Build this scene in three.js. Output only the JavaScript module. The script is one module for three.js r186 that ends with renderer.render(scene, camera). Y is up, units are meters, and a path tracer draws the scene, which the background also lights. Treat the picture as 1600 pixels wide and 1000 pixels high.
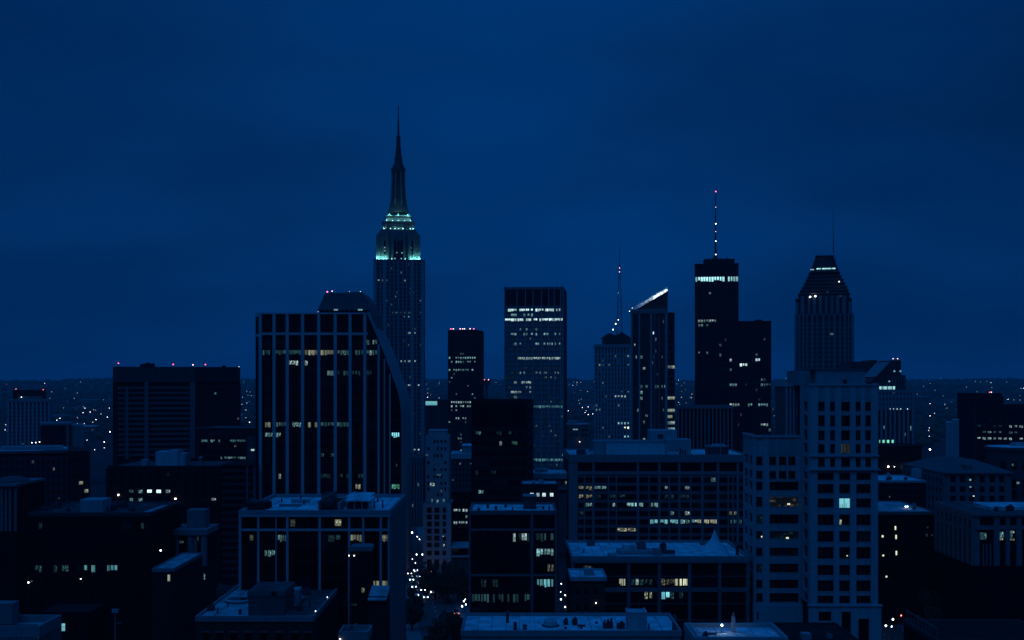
import * as THREE from 'three';
import { mergeGeometries } from 'three/addons/utils/BufferGeometryUtils.js';
import { ImprovedNoise } from 'three/addons/math/ImprovedNoise.js';

// ---------------------------------------------------------------- camera, sky, light, exposure
const EYE = 70, F = 1800, HOR = 595;              // eye height in metres; lens in photo pixels; horizon row
const scene = new THREE.Scene();
const camera = new THREE.PerspectiveCamera(2 * Math.atan(500 / F) * 180 / Math.PI, 1.6, 1, 60000);
camera.position.set(0, EYE, 0);
camera.lookAt(0, EYE, -100);
camera.setViewOffset(1600, 1000, 0, 500 - HOR, 1600, 1000);   // rising front: verticals stay vertical
const renderer = new THREE.WebGLRenderer({ antialias: true });
renderer.toneMapping = THREE.LinearToneMapping;
renderer.toneMappingExposure = 1;
renderer.shadowMap.enabled = true;

const noise = new ImprovedNoise();
const fbm = (x, y, z, o = 5) => { let s = 0, a = 0.5, f = 1; for (let i = 0; i < o; i++) { s += a * noise.noise(x * f, y * f, z * f); a *= 0.5; f *= 2.03; } return s; };
{
  // overcast blue hour: luminance rises towards the zenith as under an even cloud layer, with faint cloud streaks
  const w = 1024, h = 512, px = new Float32Array(w * h * 4);
  for (let j = 0; j < h; j++) {
    const el = ((j + 0.5) / h - 0.5) * Math.PI, y = Math.sin(el), c = Math.cos(el);
    for (let i = 0; i < w; i++) {
      const az = ((i + 0.5) / w - 0.5) * 2 * Math.PI, x = c * Math.cos(az), z = c * Math.sin(az);
      const t = Math.max(0, y);
      const low = 0.92 + 0.08 * THREE.MathUtils.smoothstep(el, -0.02, 0.12), off = Math.atan2(x, -z), west = 1 + 0.62 * Math.exp(-off * off / 0.105) * c;   // the last light lies beyond the city
      let L = 0.655 * low * west * (1 + 3.4 * THREE.MathUtils.smoothstep(t, 0.3, 1.0));
      const q = 1 / (t + 0.25);
      const n = fbm(x * q * 1.1 + 7.3, y * 3.1 + 1.7, z * q * 1.1 + 2.2, 5);
      L *= 1 + 0.62 * n + 0.25 * fbm(x * 3 + 11, y * 13 + 4, z * 3, 4);
      const streak = (a, e, wa, we, k) => { const q1 = (off - a) / wa, q2 = (el - e - 0.12 * (off - a)) / we; L *= 1 - k * Math.exp(-q1 * q1 - q2 * q2) * (1 + 1.4 * fbm(off * 9, el * 30, 5, 4)); };
      if (z < 0) { streak(0.42, 0.215, 0.16, 0.028, 0.17); streak(-0.36, 0.098, 0.17, 0.018, 0.15); streak(0.30, 0.155, 0.1, 0.012, 0.08); }   // dark cloud streaks right and left
      const k = (j * w + i) * 4;
      px[k] = 0.0003 * L; px[k + 1] = 0.0298 * L; px[k + 2] = 0.139 * L; px[k + 3] = 1;
    }
  }
  const sky = new THREE.DataTexture(px, w, h, THREE.RGBAFormat, THREE.FloatType);
  sky.mapping = THREE.EquirectangularReflectionMapping; sky.magFilter = THREE.LinearFilter; sky.needsUpdate = true;
  scene.background = sky; scene.environment = sky;
}
const sun = new THREE.DirectionalLight(new THREE.Color().setRGB(0.01, 0.25, 1.0), 0.42);   // what is left of the light, behind the camera, spread by cloud
sun.position.set(-350, 1300, 400); sun.target.position.set(0, 0, -400);
sun.castShadow = true; sun.shadow.radius = 60; sun.shadow.mapSize.set(2048, 2048);
Object.assign(sun.shadow.camera, { left: -900, right: 900, top: 900, bottom: -900, near: 10, far: 4000 });
scene.add(sun, sun.target);
scene.fog = new THREE.FogExp2(new THREE.Color().setRGB(0.75, 0.9, 1.0), 0.000062);

// ---------------------------------------------------------------- helpers
let seed = 20240611;
const rnd = () => { seed = (seed + 0x6D2B79F5) | 0; let t = Math.imul(seed ^ (seed >>> 15), 1 | seed); t = (t + Math.imul(t ^ (t >>> 7), 61 | t)) ^ t; return ((t ^ (t >>> 14)) >>> 0) / 4294967296; };
const rr = (a, b) => a + (b - a) * rnd();
const pick = a => a[Math.floor(rnd() * a.length)];
const rgb = (r, g, b) => new THREE.Color().setRGB(r, g, b);
const used = {};
const numbered = n => { const k = used[n] = (used[n] ?? -1) + 1; return k ? `${n}_${String(k).padStart(3, '0')}` : n; };

function grainTexture(size, fn, repeat) {
  const d = new Uint8Array(size * size * 4);
  for (let j = 0; j < size; j++) for (let i = 0; i < size; i++) {
    const v = Math.max(0, Math.min(255, Math.round(255 * fn(i / size, j / size)))), k = (j * size + i) * 4;
    d[k] = d[k + 1] = d[k + 2] = v; d[k + 3] = 255;
  }
  const t = new THREE.DataTexture(d, size, size); t.wrapS = t.wrapT = THREE.RepeatWrapping; t.magFilter = THREE.LinearFilter;
  t.repeat.set(repeat, repeat); t.needsUpdate = true; return t;
}
const tile = (u, v, f, z) => { // noise that repeats over the unit square
  const a = 2 * Math.PI; return fbm(Math.cos(u * a) * f, Math.sin(u * a) * f + z, Math.cos(v * a) * f + 3 * Math.sin(v * a) * f * 0.33, 5);
};
const concreteMap = grainTexture(256, (u, v) => 0.86 + 0.28 * tile(u, v, 1.1, 3) + 0.05 * (rnd() - 0.5), 1 / 11);
const roofMap = grainTexture(512, (u, v) => { const a = tile(u, v, 0.9, 9), b = tile(u, v, 2.6, 17); return 0.80 + 0.7 * a + 0.5 * b + 0.08 * (rnd() - 0.5) - (b > 0.13 ? 0.2 : 0); }, 1 / 17);
const darkRoofMap = roofMap;

const matCache = {};
function wall(v, rough = 0.9, tint = [1, 1, 1], map = concreteMap) {
  const k = [v, rough, tint, map.id].join();
  return matCache[k] ??= new THREE.MeshPhysicalMaterial({ color: rgb(v * tint[0], v * tint[1], v * tint[2]), roughness: rough, map, specularIntensity: 0.2 });
}
const M = {
  pale: wall(0.46), light: wall(0.36), mid: wall(0.24), dim: wall(0.15), dark: wall(0.07), black: wall(0.028), soot: wall(0.016),
  brick: wall(0.05, 0.95, [1.3, 0.85, 0.7]), granite: wall(0.10, 0.55),
  roof: wall(0.74, 0.95, [1, 1, 1], roofMap), roofMid: wall(0.46, 0.95, [1, 1, 1], roofMap), roofDark: wall(0.10, 0.95, [1, 1, 1], darkRoofMap), tar: wall(0.022, 0.95, [1, 1, 1], darkRoofMap),
  metal: new THREE.MeshStandardMaterial({ color: rgb(0.30, 0.31, 0.32), roughness: 0.5, metalness: 0.6 }),
  iron: new THREE.MeshStandardMaterial({ color: rgb(0.04, 0.04, 0.045), roughness: 0.6, metalness: 0.3 }),
  asphalt: wall(0.09, 0.85), pavement: wall(0.2, 0.9),
  bark: new THREE.MeshStandardMaterial({ color: rgb(0.03, 0.022, 0.015), roughness: 1 }),
};
const glass = [
  new THREE.MeshPhysicalMaterial({ color: rgb(0.006, 0.007, 0.008), roughness: 0.08, specularIntensity: 0.3 }),
  new THREE.MeshPhysicalMaterial({ color: rgb(0.010, 0.010, 0.011), roughness: 0.14, specularIntensity: 0.3 }),
  new THREE.MeshPhysicalMaterial({ color: rgb(0.012, 0.012, 0.012), roughness: 0.22, specularIntensity: 0.3 }),
  new THREE.MeshPhysicalMaterial({ color: rgb(0.03, 0.03, 0.028), roughness: 0.3, specularIntensity: 0.3 }),   // blinds drawn behind the glass
];
const glassBlue = new THREE.MeshPhysicalMaterial({ color: rgb(0.20, 0.20, 0.20), roughness: 0.35, specularIntensity: 0.8 });
const someGlass = () => glass[rnd() < 0.5 ? 0 : rnd() < 0.6 ? 1 : rnd() < 0.75 ? 2 : 3];

// lit rooms: what shows through the panes (ceiling fittings, blinds, furniture) as an emission pattern
function roomTexture(kind, s) {
  const W = 48, H = 24, d = new Uint8Array(W * H * 4), g = new Float32Array(W * H);
  const put = (x0, y0, x1, y1, v) => { for (let y = Math.max(0, y0 | 0); y < Math.min(H, y1); y++) for (let x = Math.max(0, x0 | 0); x < Math.min(W, x1); x++) g[y * W + x] = v; };
  if (kind === 'blinds') for (let x = 0; x < W;) { const w = 2 + rnd() * 5, v = rnd() < 0.25 ? 0.05 : rr(0.2, 1); put(x, rnd() < 0.3 ? rr(0, 12) : 0, x + w, H, v); x += w; }
  else if (kind === 'fittings') { put(0, 0, W, H, 0.22); for (let i = 0; i < 5; i++) { const x = rnd() * W, y = H * rr(0.45, 0.9); put(x, y, x + rr(3, 9), y + rr(2, 4), 1); } for (let i = 0; i < 6; i++) { const x = rnd() * W; put(x, 0, x + rr(2, 7), rr(3, 10), rr(0.02, 0.5)); } }
  else if (kind === 'full') { put(0, 0, W, H, 0.9); for (let i = 0; i < 4; i++) { const x = rnd() * W; put(x, 0, x + rr(2, 8), rr(4, 14), rr(0.3, 0.7)); } put(W / 2 - 1, 0, W / 2 + 1, H, 0.1); }
  else { put(0, 0, W, H, 0.08); for (let i = 0; i < 12; i++) { const x = rnd() * W, y = rnd() * H; put(x, y, x + rr(2, 8), y + rr(2, 6), rnd() < 0.3 ? 1 : rr(0.1, 0.6)); } }
  for (let i = 0; i < W * H; i++) { const v = 255 * Math.min(1, g[i] * rr(0.85, 1.1)); d[i * 4] = d[i * 4 + 1] = d[i * 4 + 2] = v; d[i * 4 + 3] = 255; }
  const t = new THREE.DataTexture(d, W, H); t.magFilter = THREE.LinearFilter; t.needsUpdate = true; return t;
}
const rooms = { blinds: [], fittings: [], full: [], clutter: [] };
for (const k in rooms) for (let i = 0; i < 3; i++) rooms[k].push(roomTexture(k, i));
const LC = { cool: [0.42, 0.90, 0.95], white: [0.66, 0.96, 0.98], warm: [0.80, 0.84, 0.60], teal: [0.24, 0.74, 0.84], green: [0.25, 0.9, 0.62] };
const litCache = {};
function lit(color = 'cool', level = 1, kind = 'clutter') {
  const i = Math.floor(rnd() * 3), k = [color, level, kind, i].join();
  const c = LC[color];
  return litCache[k] ??= new THREE.MeshStandardMaterial({ color: rgb(0.02, 0.02, 0.02), roughness: 0.3, emissive: rgb(c[0], c[1], c[2]), emissiveIntensity: level, emissiveMap: rooms[kind][i] });
}
const glowCache = {};
function glow(r, g, b, k) { return glowCache[[r, g, b, k]] ??= new THREE.MeshStandardMaterial({ color: rgb(0.1, 0.1, 0.1), emissive: rgb(r, g, b), emissiveIntensity: k }); }
const RED = glow(1, 0.10, 0.20, 6), REDW = glow(1, 0.5, 0.55, 5), DIMW = glow(0.85, 0.95, 1, 2.5), WHITE = glow(0.85, 0.95, 1, 8), LAMPW = glow(1, 0.95, 0.88, 9), LAMPB = glow(0.75, 0.88, 1, 9);

const boxes = {};
function boxGeo(w, h, d) {           // uv in metres
  const k = [w, h, d].map(n => n.toFixed(2)).join();
  if (boxes[k]) return boxes[k];
  const g = new THREE.BoxGeometry(w, h, d), uv = g.attributes.uv;
  for (let i = 0; i < 24; i++) { const f = i >> 2; uv.setXY(i, uv.getX(i) * (f < 2 ? d : w), uv.getY(i) * (f === 2 || f === 3 ? d : h)); }
  return boxes[k] = g;
}
const panes = {};
const paneGeo = (w, h) => panes[w.toFixed(2) + ',' + h.toFixed(2)] ??= new THREE.BoxGeometry(w, h, 0.06);
function put(g, name, geo, mat, x, y, z, ry = 0) {
  const m = new THREE.Mesh(geo, mat); m.name = name; m.position.set(x, y, z); m.rotation.y = ry; m.castShadow = m.receiveShadow = true; g.add(m); return m;
}
// a box between two corners
const bx = (g, name, mat, x0, x1, y0, y1, z0, z1) => put(g, name, boxGeo(Math.abs(x1 - x0), Math.abs(y1 - y0), Math.abs(z1 - z0)), mat, (x0 + x1) / 2, (y0 + y1) / 2, (z0 + z1) / 2);
function tag(o, label, category, group) { o.userData.label = label; o.userData.category = category; if (group) o.userData.group = group; return o; }
function thing(name, label, category, x, y, z, group) {
  const o = new THREE.Group(); o.name = numbered(name); o.position.set(x, y, z); tag(o, label, category, group); scene.add(o); return o;
}
// a building whose front stands `dist` metres away; u() and v() turn photo columns and rows, at depth z behind the front, into its own metres
function building(name, label, col, dist, o = {}) {
  const g = thing(name, label, o.category ?? 'building', (col - 800) * dist / F, 0, -dist, o.group);
  g.rotation.y = o.turn ?? 0;
  const b = { g, d: dist, s: dist / F, 
    u: (px, z = 0) => { const c = Math.cos(g.rotation.y), s = Math.sin(g.rotation.y), k = px - 800; return (k * (dist - z * c) - F * (g.position.x + z * s)) / (c * F - k * s); }, v: (py, z = 0) => EYE + (HOR - py) * (dist - z) / F };
  b.box = (n, m, px0, px1, py0, py1, z0, z1) => bx(g, n, m, b.u(px0, z0), b.u(px1, z0), py1 === null ? 0 : b.v(py1, z0), b.v(py0, z0), z0, z1);
  b.beacon = (px, py, z = 0, mat = RED, r = 0.45) => { r *= 0.64; const y = b.v(py, z), x = b.u(px, z); put(g, 'aviation_light', ico(r), mat, x, y, z); put(g, 'light_mount', boxGeo(0.2, 1.6, 0.2), M.iron, x, y - r - 0.75, z); };
  return b;
}
const icos = {}; const ico = r => icos[r] ??= new THREE.IcosahedronGeometry(r, 0);
const SIDES = { front: 0, right: Math.PI / 2, left: -Math.PI / 2 };
/* A facade on one side of a building. (a0..a1) runs along the face, (y0..y1) up it, `at` is where the face's plane stands.
   piers: positions along the face with widths; rows: floor lines from the top down. Panes sit between them. */
function facade(b, o) {
  const { g } = b, side = o.side ?? 'front', ry = SIDES[side], at = o.at ?? 0;
  const place = (a, y, n) => side === 'front' ? [a, y, at + n] : side === 'right' ? [at + n, y, -a] : [at - n, y, -a];
  const { a0, a1, y0, y1 } = o;
  const put2 = (name, mat, w, h, dp, a, y, n) => put(g, name, boxGeo(w, h, dp), mat, ...place(a, y, n), ry);
  const piers = o.piers ?? [], pw = o.pierW ?? 0.6, pp = o.pierP ?? 0.45;
  for (const p of piers) { const [a, w, top] = Array.isArray(p) ? p : [p, pw]; put2('pier', o.pierMat, w ?? pw, (top ?? y1) - y0, pp, a, ((top ?? y1) + y0) / 2, pp / 2); }
  const rows = o.rows, sp = o.spH ?? 0.8, sd = o.spP ?? 0.2;
  if (sp > 0) for (const r of rows) if (r - sp > y0 - 0.01) { const e = o.edge ? o.edge(r) : a1; put2('spandrel', o.spMat, e - a0, sp, sd, (a0 + e) / 2, r - sp / 2, sd / 2); }
  const cuts = (o.cuts ?? piers.map(p => Array.isArray(p) ? p[0] : p)).slice().sort((p, q) => p - q);
  const mod = o.mod ?? 1;
  for (let i = 0; i + 1 < rows.length; i++) {
    const top = rows[i] - sp, bot = rows[i + 1], h = top - bot; if (h < 0.3 || bot < y0 - 0.01) continue;
    for (let j = 0; j + 1 < cuts.length; j++) {
      const l = cuts[j] + (o.inset ?? pw / 2), r = cuts[j + 1] - (o.inset ?? pw / 2); if (r - l < 0.25) continue;
      if (o.edge && r > o.edge(top) + 0.3) continue;
      const w = (r - l) / mod;
      let any = false; const L = [];
      for (let k = 0; k < mod; k++) { const c = l + (k + 0.5) * w, m = o.lit && h < 5.3 ? litAt(b, o.lit, c, bot, top, at, side, sp) : null; L.push(m); if (m) any = true; }
      if (o.each && !any) put(g, 'window', paneGeo(r - l, h), someGlass(), ...place((l + r) / 2, (top + bot) / 2, 0.03), ry);
      else for (let k = 0; k < mod; k++) {
        if (L[k]) {
          const f = (o.litH ?? 0.7) * pick([0.75, 0.9, 1, 1.1]), y = top - h * (0.05 + f / 2) - (o.litH ? h * 0.12 : 0);
          if (o.each && o.litH) put(g, 'window', paneGeo(w - 0.06, h), glass[1], ...place(l + (k + 0.5) * w, (top + bot) / 2, 0.03), ry);
          put(g, 'lit_window', paneGeo(Math.max(0.2, (w - 0.1) * pick([0.7, 0.85, 1, 1])), h * f), L[k], ...place(l + (k + 0.5) * w, y, o.litH ? 0.075 : 0.04), ry);
        }
        else if (o.each) put(g, 'window', paneGeo(w - 0.06, h), someGlass(), ...place(l + (k + 0.5) * w, (top + bot) / 2, 0.03), ry);
      }
    }
  }
}
// lit list entries: [col0, row0, col1, row1, chance, colour, level, kind] in photo pixels of the face, or {p, ...} for a sprinkle
function litAt(b, list, a, bot, top, at, side, sp) {
  const c = Math.cos(b.g.rotation.y), s = Math.sin(b.g.rotation.y), px = side === 'front' ? 800 + (b.g.position.x + a * c + at * s) * F / (b.d + a * s - at * c) : null, dz = side === 'front' ? at : 0;
  const row = y => HOR - (y - EYE) * F / (b.d - dz);
  const rT = row(top), rB = row(bot);
  for (const r of list) {
    if (r.p) { if (rnd() < r.p) return lit(pick(r.c ?? ['cool', 'cool', 'cool', 'white']), pick(r.l ?? [0.25, 0.5, 0.9]), pick(['clutter', 'fittings'])); continue; }
    const [x0, ya, x1, yb, p, c, l, k] = r, m = (ya + yb) / 2;
    if (px !== null && px >= x0 && px <= x1 && m >= rT - 0.01 && m < rB + sp * F / b.d && rnd() < p) return lit(c ?? 'cool', (l ?? 1) * pick([0.6, 0.9, 1.2, 1.7]), k ?? pick(['clutter', 'fittings', 'blinds']));
  }
  return null;
}
const steps = (a, b, n) => Array.from({ length: n + 1 }, (_, i) => a + (b - a) * i / n);
const every = (a, b, st) => { const r = []; if (st > 0) for (let x = a; x <= b + 1e-6; x += st) r.push(x); else for (let x = a; x >= b - 1e-6; x += st) r.push(x); return r; };
// a flat roof with a parapet
function flatRoof(b, x0, x1, y, z0, z1, mat, ph = 0.9, pt = 0.4, pm = M.light) {
  bx(b.g, 'roof', mat, x0 + pt, x1 - pt, y - 0.5, y + 0.02, z0 - pt, z1 + pt);
  if (b.d < 320 && mat !== M.tar) for (let x = x0 + pt + rr(1.5, 3); x < x1 - pt - 0.6; x += rr(2.4, 3.4)) bx(b.g, 'roof_seam', pick([M.roofMid, M.roofDark, M.mid]), x - 0.06, x + 0.06, y + 0.021, y + 0.045, z0 - pt - 0.02, z1 + pt + 0.02);
  bx(b.g, 'parapet', pm, x0, x1, y - 0.52, y + ph, z0, z0 - pt);
  bx(b.g, 'parapet', pm, x0, x1, y - 0.52, y + ph, z1 + pt, z1);
  bx(b.g, 'parapet', pm, x0, x0 + pt, y - 0.52, y + ph - 0.004, z0 - pt, z1 + pt);
  bx(b.g, 'parapet', pm, x1 - pt, x1, y - 0.52, y + ph - 0.004, z0 - pt, z1 + pt);
}
const cylCache = {}; const cyl = (r0, r1, h, n = 12) => cylCache[[r0, r1, h, n]] ??= new THREE.CylinderGeometry(r0, r1, h, n);
function roofUnit(b, x, y, z, w, h, d, mat = M.mid) {       // an air handler: casing on rails with a fan cowl
  const u = put(b.g, 'rooftop_unit', boxGeo(w, h, d), mat, x, y + h / 2 + 0.2, z);
  put(u, 'rail', boxGeo(w * 0.9, 0.2, 0.2), M.iron, 0, -h / 2 - 0.1, d * 0.3); put(u, 'rail', boxGeo(w * 0.9, 0.2, 0.2), M.iron, 0, -h / 2 - 0.1, -d * 0.3);
  put(u, 'fan_cowl', cyl(Math.min(w, d) * 0.3, Math.min(w, d) * 0.34, 0.35), M.iron, w * 0.1, h / 2 + 0.17, 0);
}
function vent(b, x, y, z, h = 1, r = 0.25, mat = M.iron) { const u = put(b.g, 'vent_pipe', cyl(r, r, h, 8), mat, x, y + h / 2, z); put(u, 'vent_cap', cyl(r * 0.3, r * 1.7, r * 1.2, 8), mat, 0, h / 2 + r * 0.6, 0); }

// ---------------------------------------------------------------- terrain
const rise = (x, z) => {   // flat under the city, rolling wooded hills beyond
  const d = Math.hypot(x, z), t = THREE.MathUtils.smoothstep(d, 2600, 8200);
  return t * (58 + 60 * fbm(x / 1700, 3.7, z / 2100, 4) + 18 * noise.noise(x / 500, 1.3, z / 600)) ;
};
{
  const pos = [], idx = [], uv = [];
  const rings = [0, 60, 150, 260, 400, 600, 850, 1150, 1500, 1900, 2350, 2800, 3200, 3600, 4000, 4400, 4800, 5200, 5600, 6000, 6400, 6800, 7200, 7600, 8000, 8400, 8900, 9500, 10300, 11500, 13500, 17000], N = 160;
  for (const r of rings) for (let i = 0; i <= N; i++) { const a = i / N * 2 * Math.PI, x = Math.cos(a) * r, z = Math.sin(a) * r; pos.push(x, rise(x, z), z); uv.push(x, z); }
  for (let j = 0; j + 1 < rings.length; j++) for (let i = 0; i < N; i++) { const a = j * (N + 1) + i, c = a + N + 1; idx.push(a, a + 1, c, a + 1, c + 1, c); }
  const g = new THREE.BufferGeometry(); g.setAttribute('position', new THREE.Float32BufferAttribute(pos, 3)); g.setAttribute('uv', new THREE.Float32BufferAttribute(uv, 2)); g.setIndex(idx); g.computeVertexNormals();
  const m = put(scene, 'ground', g, wall(0.05), 0, 0, 0); m.userData.kind = 'structure';
}
// streets: [name, points x,z along the middle, width]
function strip(name, pts, w, y, mat) {
  const pos = [], idx = [], uv = []; let run = 0;
  pts.forEach(([x, z], i) => {
    const p = pts[Math.max(0, i - 1)], q = pts[Math.min(pts.length - 1, i + 1)], l = Math.hypot(q[0] - p[0], q[1] - p[1]), nx = -(q[1] - p[1]) / l, nz = (q[0] - p[0]) / l;
    if (i) run += Math.hypot(x - pts[i - 1][0], z - pts[i - 1][1]);
    pos.push(x + nx * w / 2, y, z + nz * w / 2, x - nx * w / 2, y, z - nz * w / 2); uv.push(0, run, w, run);
    if (i) { const a = i * 2; idx.push(a - 2, a - 1, a, a - 1, a + 1, a); }
  });
  const g = new THREE.BufferGeometry(); g.setAttribute('position', new THREE.Float32BufferAttribute(pos, 3)); g.setAttribute('uv', new THREE.Float32BufferAttribute(uv, 2)); g.setIndex(idx); g.computeVertexNormals();
  const m = put(scene, numbered(name), g, mat, 0, 0, 0); m.userData.kind = 'structure'; return m;
}
const avenue = [[-8, -230], [-17.5, -310], [-32.5, -415], [-46, -500], [-52.5, -550]];
strip('pavement', avenue, 21, 0.10, M.pavement);
strip('avenue', avenue, 13, 0.112, M.asphalt);
const rightStreet = [[92, -250], [103, -320], [118, -420], [140, -560], [190, -900], [260, -1400]];
strip('pavement', rightStreet, 18, 0.10, M.pavement);
strip('street', rightStreet, 11, 0.112, M.asphalt);
// lane dashes, one mesh each
{
  const dash = (px, pz, qx, qz) => { const a = Math.atan2(qx - px, qz - pz); return [(px + qx) / 2, (pz + qz) / 2, a]; };
  for (const [path, host] of [[avenue, 'avenue'], [rightStreet, 'street']]) {
    const road = scene.getObjectByName(host);
    for (let i = 0; i < 2; i++) { const [x0, z0] = path[i], [x1, z1] = path[i + 1], L = Math.hypot(x1 - x0, z1 - z0);
      for (let t = 3; t < L - 3; t += 7) { const [x, z, a] = dash(x0 + (x1 - x0) * t / L, z0 + (z1 - z0) * t / L, x0 + (x1 - x0) * (t + 3) / L, z0 + (z1 - z0) * (t + 3) / L); put(road, 'lane_dash', boxGeo(0.18, 0.02, 3), wall(0.6), x, 0.126, z, a); } }
  }
}
// ---------------------------------------------------------------- the skyline, far towers first
// 1. tall stepped tower with a floodlit crown and mast
{
  const b = building('spire_tower', 'tallest tower, pale stone with floodlit stepped crown and needle mast', 622.5, 1000, { turn: 0.085 });
  const { g, u, v, s } = b, ST = wall(0.34), ST2 = wall(0.19);
  bx(g, 'wall', wall(0.08), u(583.5), u(663), 0, v(407), 0, -42);
  const P = []; for (const [px, w] of [[586, 5], [594.5, 1.6], [601, 5.5], [609.5, 1.6], [615.5, 1.6], [622.5, 2.2], [629.5, 1.6], [635.5, 1.6], [644, 5.5], [651, 1.6], [660, 5]]) P.push([u(px), w * s]);
  facade(b, { a0: u(584), a1: u(662.5), y0: 0, y1: v(407) - 0.2, piers: P, pierMat: ST, pierP: 0.9, rows: every(v(409), 4, -3.5), spH: 1.5, spMat: wall(0.19), spP: 0.3, inset: 1.0, mod: 2,
    lit: [[590, 437, 600, 437.5, .8, 'cool', .8, 'fittings'], [630, 441, 640, 442, .5, 'cool', .5, 'fittings'], [612, 488, 648, 488.5, .55, 'teal', .25, 'fittings'], [630, 497, 640, 498, .8, 'cool', .6, 'fittings'], [637, 518.5, 656, 519.5, .8, 'white', .9, 'fittings'], [626, 565, 656, 566, .6, 'white', 1.2, 'fittings'], [634, 604, 662, 605, .6, 'white', 1.0, 'fittings'], [636, 616, 650, 617, .4, 'white', 1, 'fittings'], [643, 703, 662, 704, .7, 'white', 1.2, 'fittings'], { p: 0.035, l: [0.2, 0.35, 0.6] }] });
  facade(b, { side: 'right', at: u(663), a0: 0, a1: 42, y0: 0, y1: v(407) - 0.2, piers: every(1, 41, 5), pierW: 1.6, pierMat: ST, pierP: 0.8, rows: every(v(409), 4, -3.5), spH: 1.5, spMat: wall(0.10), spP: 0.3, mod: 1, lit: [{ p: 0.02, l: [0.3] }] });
  bx(g, 'roof', ST2, u(583), u(663.5), v(407), v(405.5), 0.8, -42);
  // second tier with buttresses and the tall middle window
  bx(g, 'upper_tier', ST2, u(590), u(654), v(405.5), v(362), -5, -38);
  for (const [p, w, t] of [[589.5, 4, 366], [597, 4, 362], [605, 4.5, 360], [613, 3, 358], [632, 3, 358], [640, 4.5, 360], [648, 4, 362], [655, 4, 366]]) bx(g, 'buttress', ST2, u(p - w / 2), u(p + w / 2), v(405.5), v(t), -3.4, -5.5);
  for (const p of [617.5, 622.5, 627.5]) { put(g, 'window', paneGeo(2.0, 17), glass[1], u(p), v(390), -4.96); put(g, 'mullion', boxGeo(0.4, 20, 0.5), ST2, u(p) + 1.4, v(388), -4.75); }
  for (const p of [601, 644]) put(g, 'window', paneGeo(1.6, 12), glass[1], u(p), v(386), -4.96);
  for (const [p, y] of [[601, 386], [601, 391], [612, 403], [617, 403], [627, 403], [642, 386], [620, 394], [628, 394]]) put(g, 'lit_window', paneGeo(0.9, 0.9), lit('cool', 0.9, 'full'), u(p), v(y), -4.9);
  bx(g, 'upper_tier', ST2, u(593), u(651), v(362), v(357), -7, -36);
  // ring of lights under the mast
  bx(g, 'upper_tier', ST2, u(597.5), u(647), v(357), v(345), -9, -34);
  bx(g, 'cornice', ST, u(596), u(648), v(345), v(343.5), -8, -35);
  for (const p of steps(599, 646, 9)) bx(g, 'buttress', ST2, u(p - 0.8), u(p + 0.8), v(357), v(345.4), -8.2, -9.2);
  bx(g, 'upper_tier', ST2, u(603), u(642), v(343.5), v(335), -11, -32);
  bx(g, 'cornice', ST, u(601.5), u(643.5), v(335), v(333.6), -10, -33);
  // mast: flared eight-sided shaft with wings, drum, and needle
  const prof = [[17, 333.6], [14.2, 325], [12, 312], [10.6, 298], [9.6, 282], [9.3, 270], [11.4, 269], [11.4, 263], [8.8, 262.6], [8.4, 257], [6.4, 256.6], [6.2, 246], [4.8, 245.6], [4.5, 234], [3.7, 233.6], [3.2, 213], [1.7, 212.6], [1.4, 190], [0.9, 189.6], [0.7, 166], [0.02, 165]].map(([r, y]) => new THREE.Vector2(r * s * 1.08, v(y, -21)));
  const mast = put(g, 'mast', (g0 => { g0.computeVertexNormals(); return g0; })(new THREE.LatheGeometry(prof, 8, Math.PI / 8).toNonIndexed()), new THREE.MeshStandardMaterial({ color: rgb(0.05, 0.05, 0.05), roughness: 0.8 }), u(622.5, -21), 0, -21);
  for (let i = 0; i < 8; i++) { const a = i * Math.PI / 4 + Math.PI / 8; for (const [r, y0, y1, w] of [[12.3, 330, 312, 1.4], [10.8, 312, 292, 1.3], [9.9, 292, 270, 1.2]]) put(mast, 'fin', boxGeo(w, v(y1, -21) - v(y0, -21), 0.7), wall(0.3), Math.cos(a) * r * s * 1.08, (v(y0, -21) + v(y1, -21)) / 2, Math.sin(a) * r * s * 1.08, -a); }
  for (const y of [222, 228, 240, 251]) put(mast, 'collar', cyl(3.4 * s * (y > 239 ? 1.5 : 1), 3.4 * s * (y > 239 ? 1.5 : 1), 0.8, 10), M.iron, 0, v(y, -21), 0);
  put(g, 'aviation_light', ico(0.25), DIMW, u(622.5, -21), v(167, -21), -21);
  // floodlights on the setbacks: a fitting and its light
  const flood = (px, py, z, I, c = [0.5, 1, 0.97], r = 0.24) => { I *= 2.2; r = 0.24; const x = u(px, 0), y = v(py); const f = put(g, 'flood_lamp', ico(r), glow(...c, 9), x, y, z); const l = new THREE.PointLight(rgb(...c), I, 0, 2); l.position.set(x, y + 0.1, z); l.castShadow = true; l.shadow.radius = 10; g.add(l); };
  for (const p of [588.5, 593.3, 601, 644, 651.6, 656.5]) flood(p, 403.8, -2.6, p > 596 && p < 650 ? 72 : 48, [0.24, 1, 0.94]);
  for (const p of [612, 633]) flood(p, 404, -3, 2, [0.24, 1, 0.94]);
  for (const [p, k] of [[599.5, 13], [610, 3], [617, 9], [623, 4], [629.5, 10], [641, 6], [645.5, 13]]) flood(p, 355.4, -7.9, k, [0.36, 1, 0.96]);
  for (const [p, k] of [[603.5, 14], [613, 3], [622, 6], [632, 3], [641.5, 14]]) flood(p, 342.2, -9.7, k, [0.36, 1, 0.96]);
  for (const p of [608, 622, 637]) flood(p, 332.4, -9.0, 34, [0.24, 1, 0.92]);
}
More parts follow.
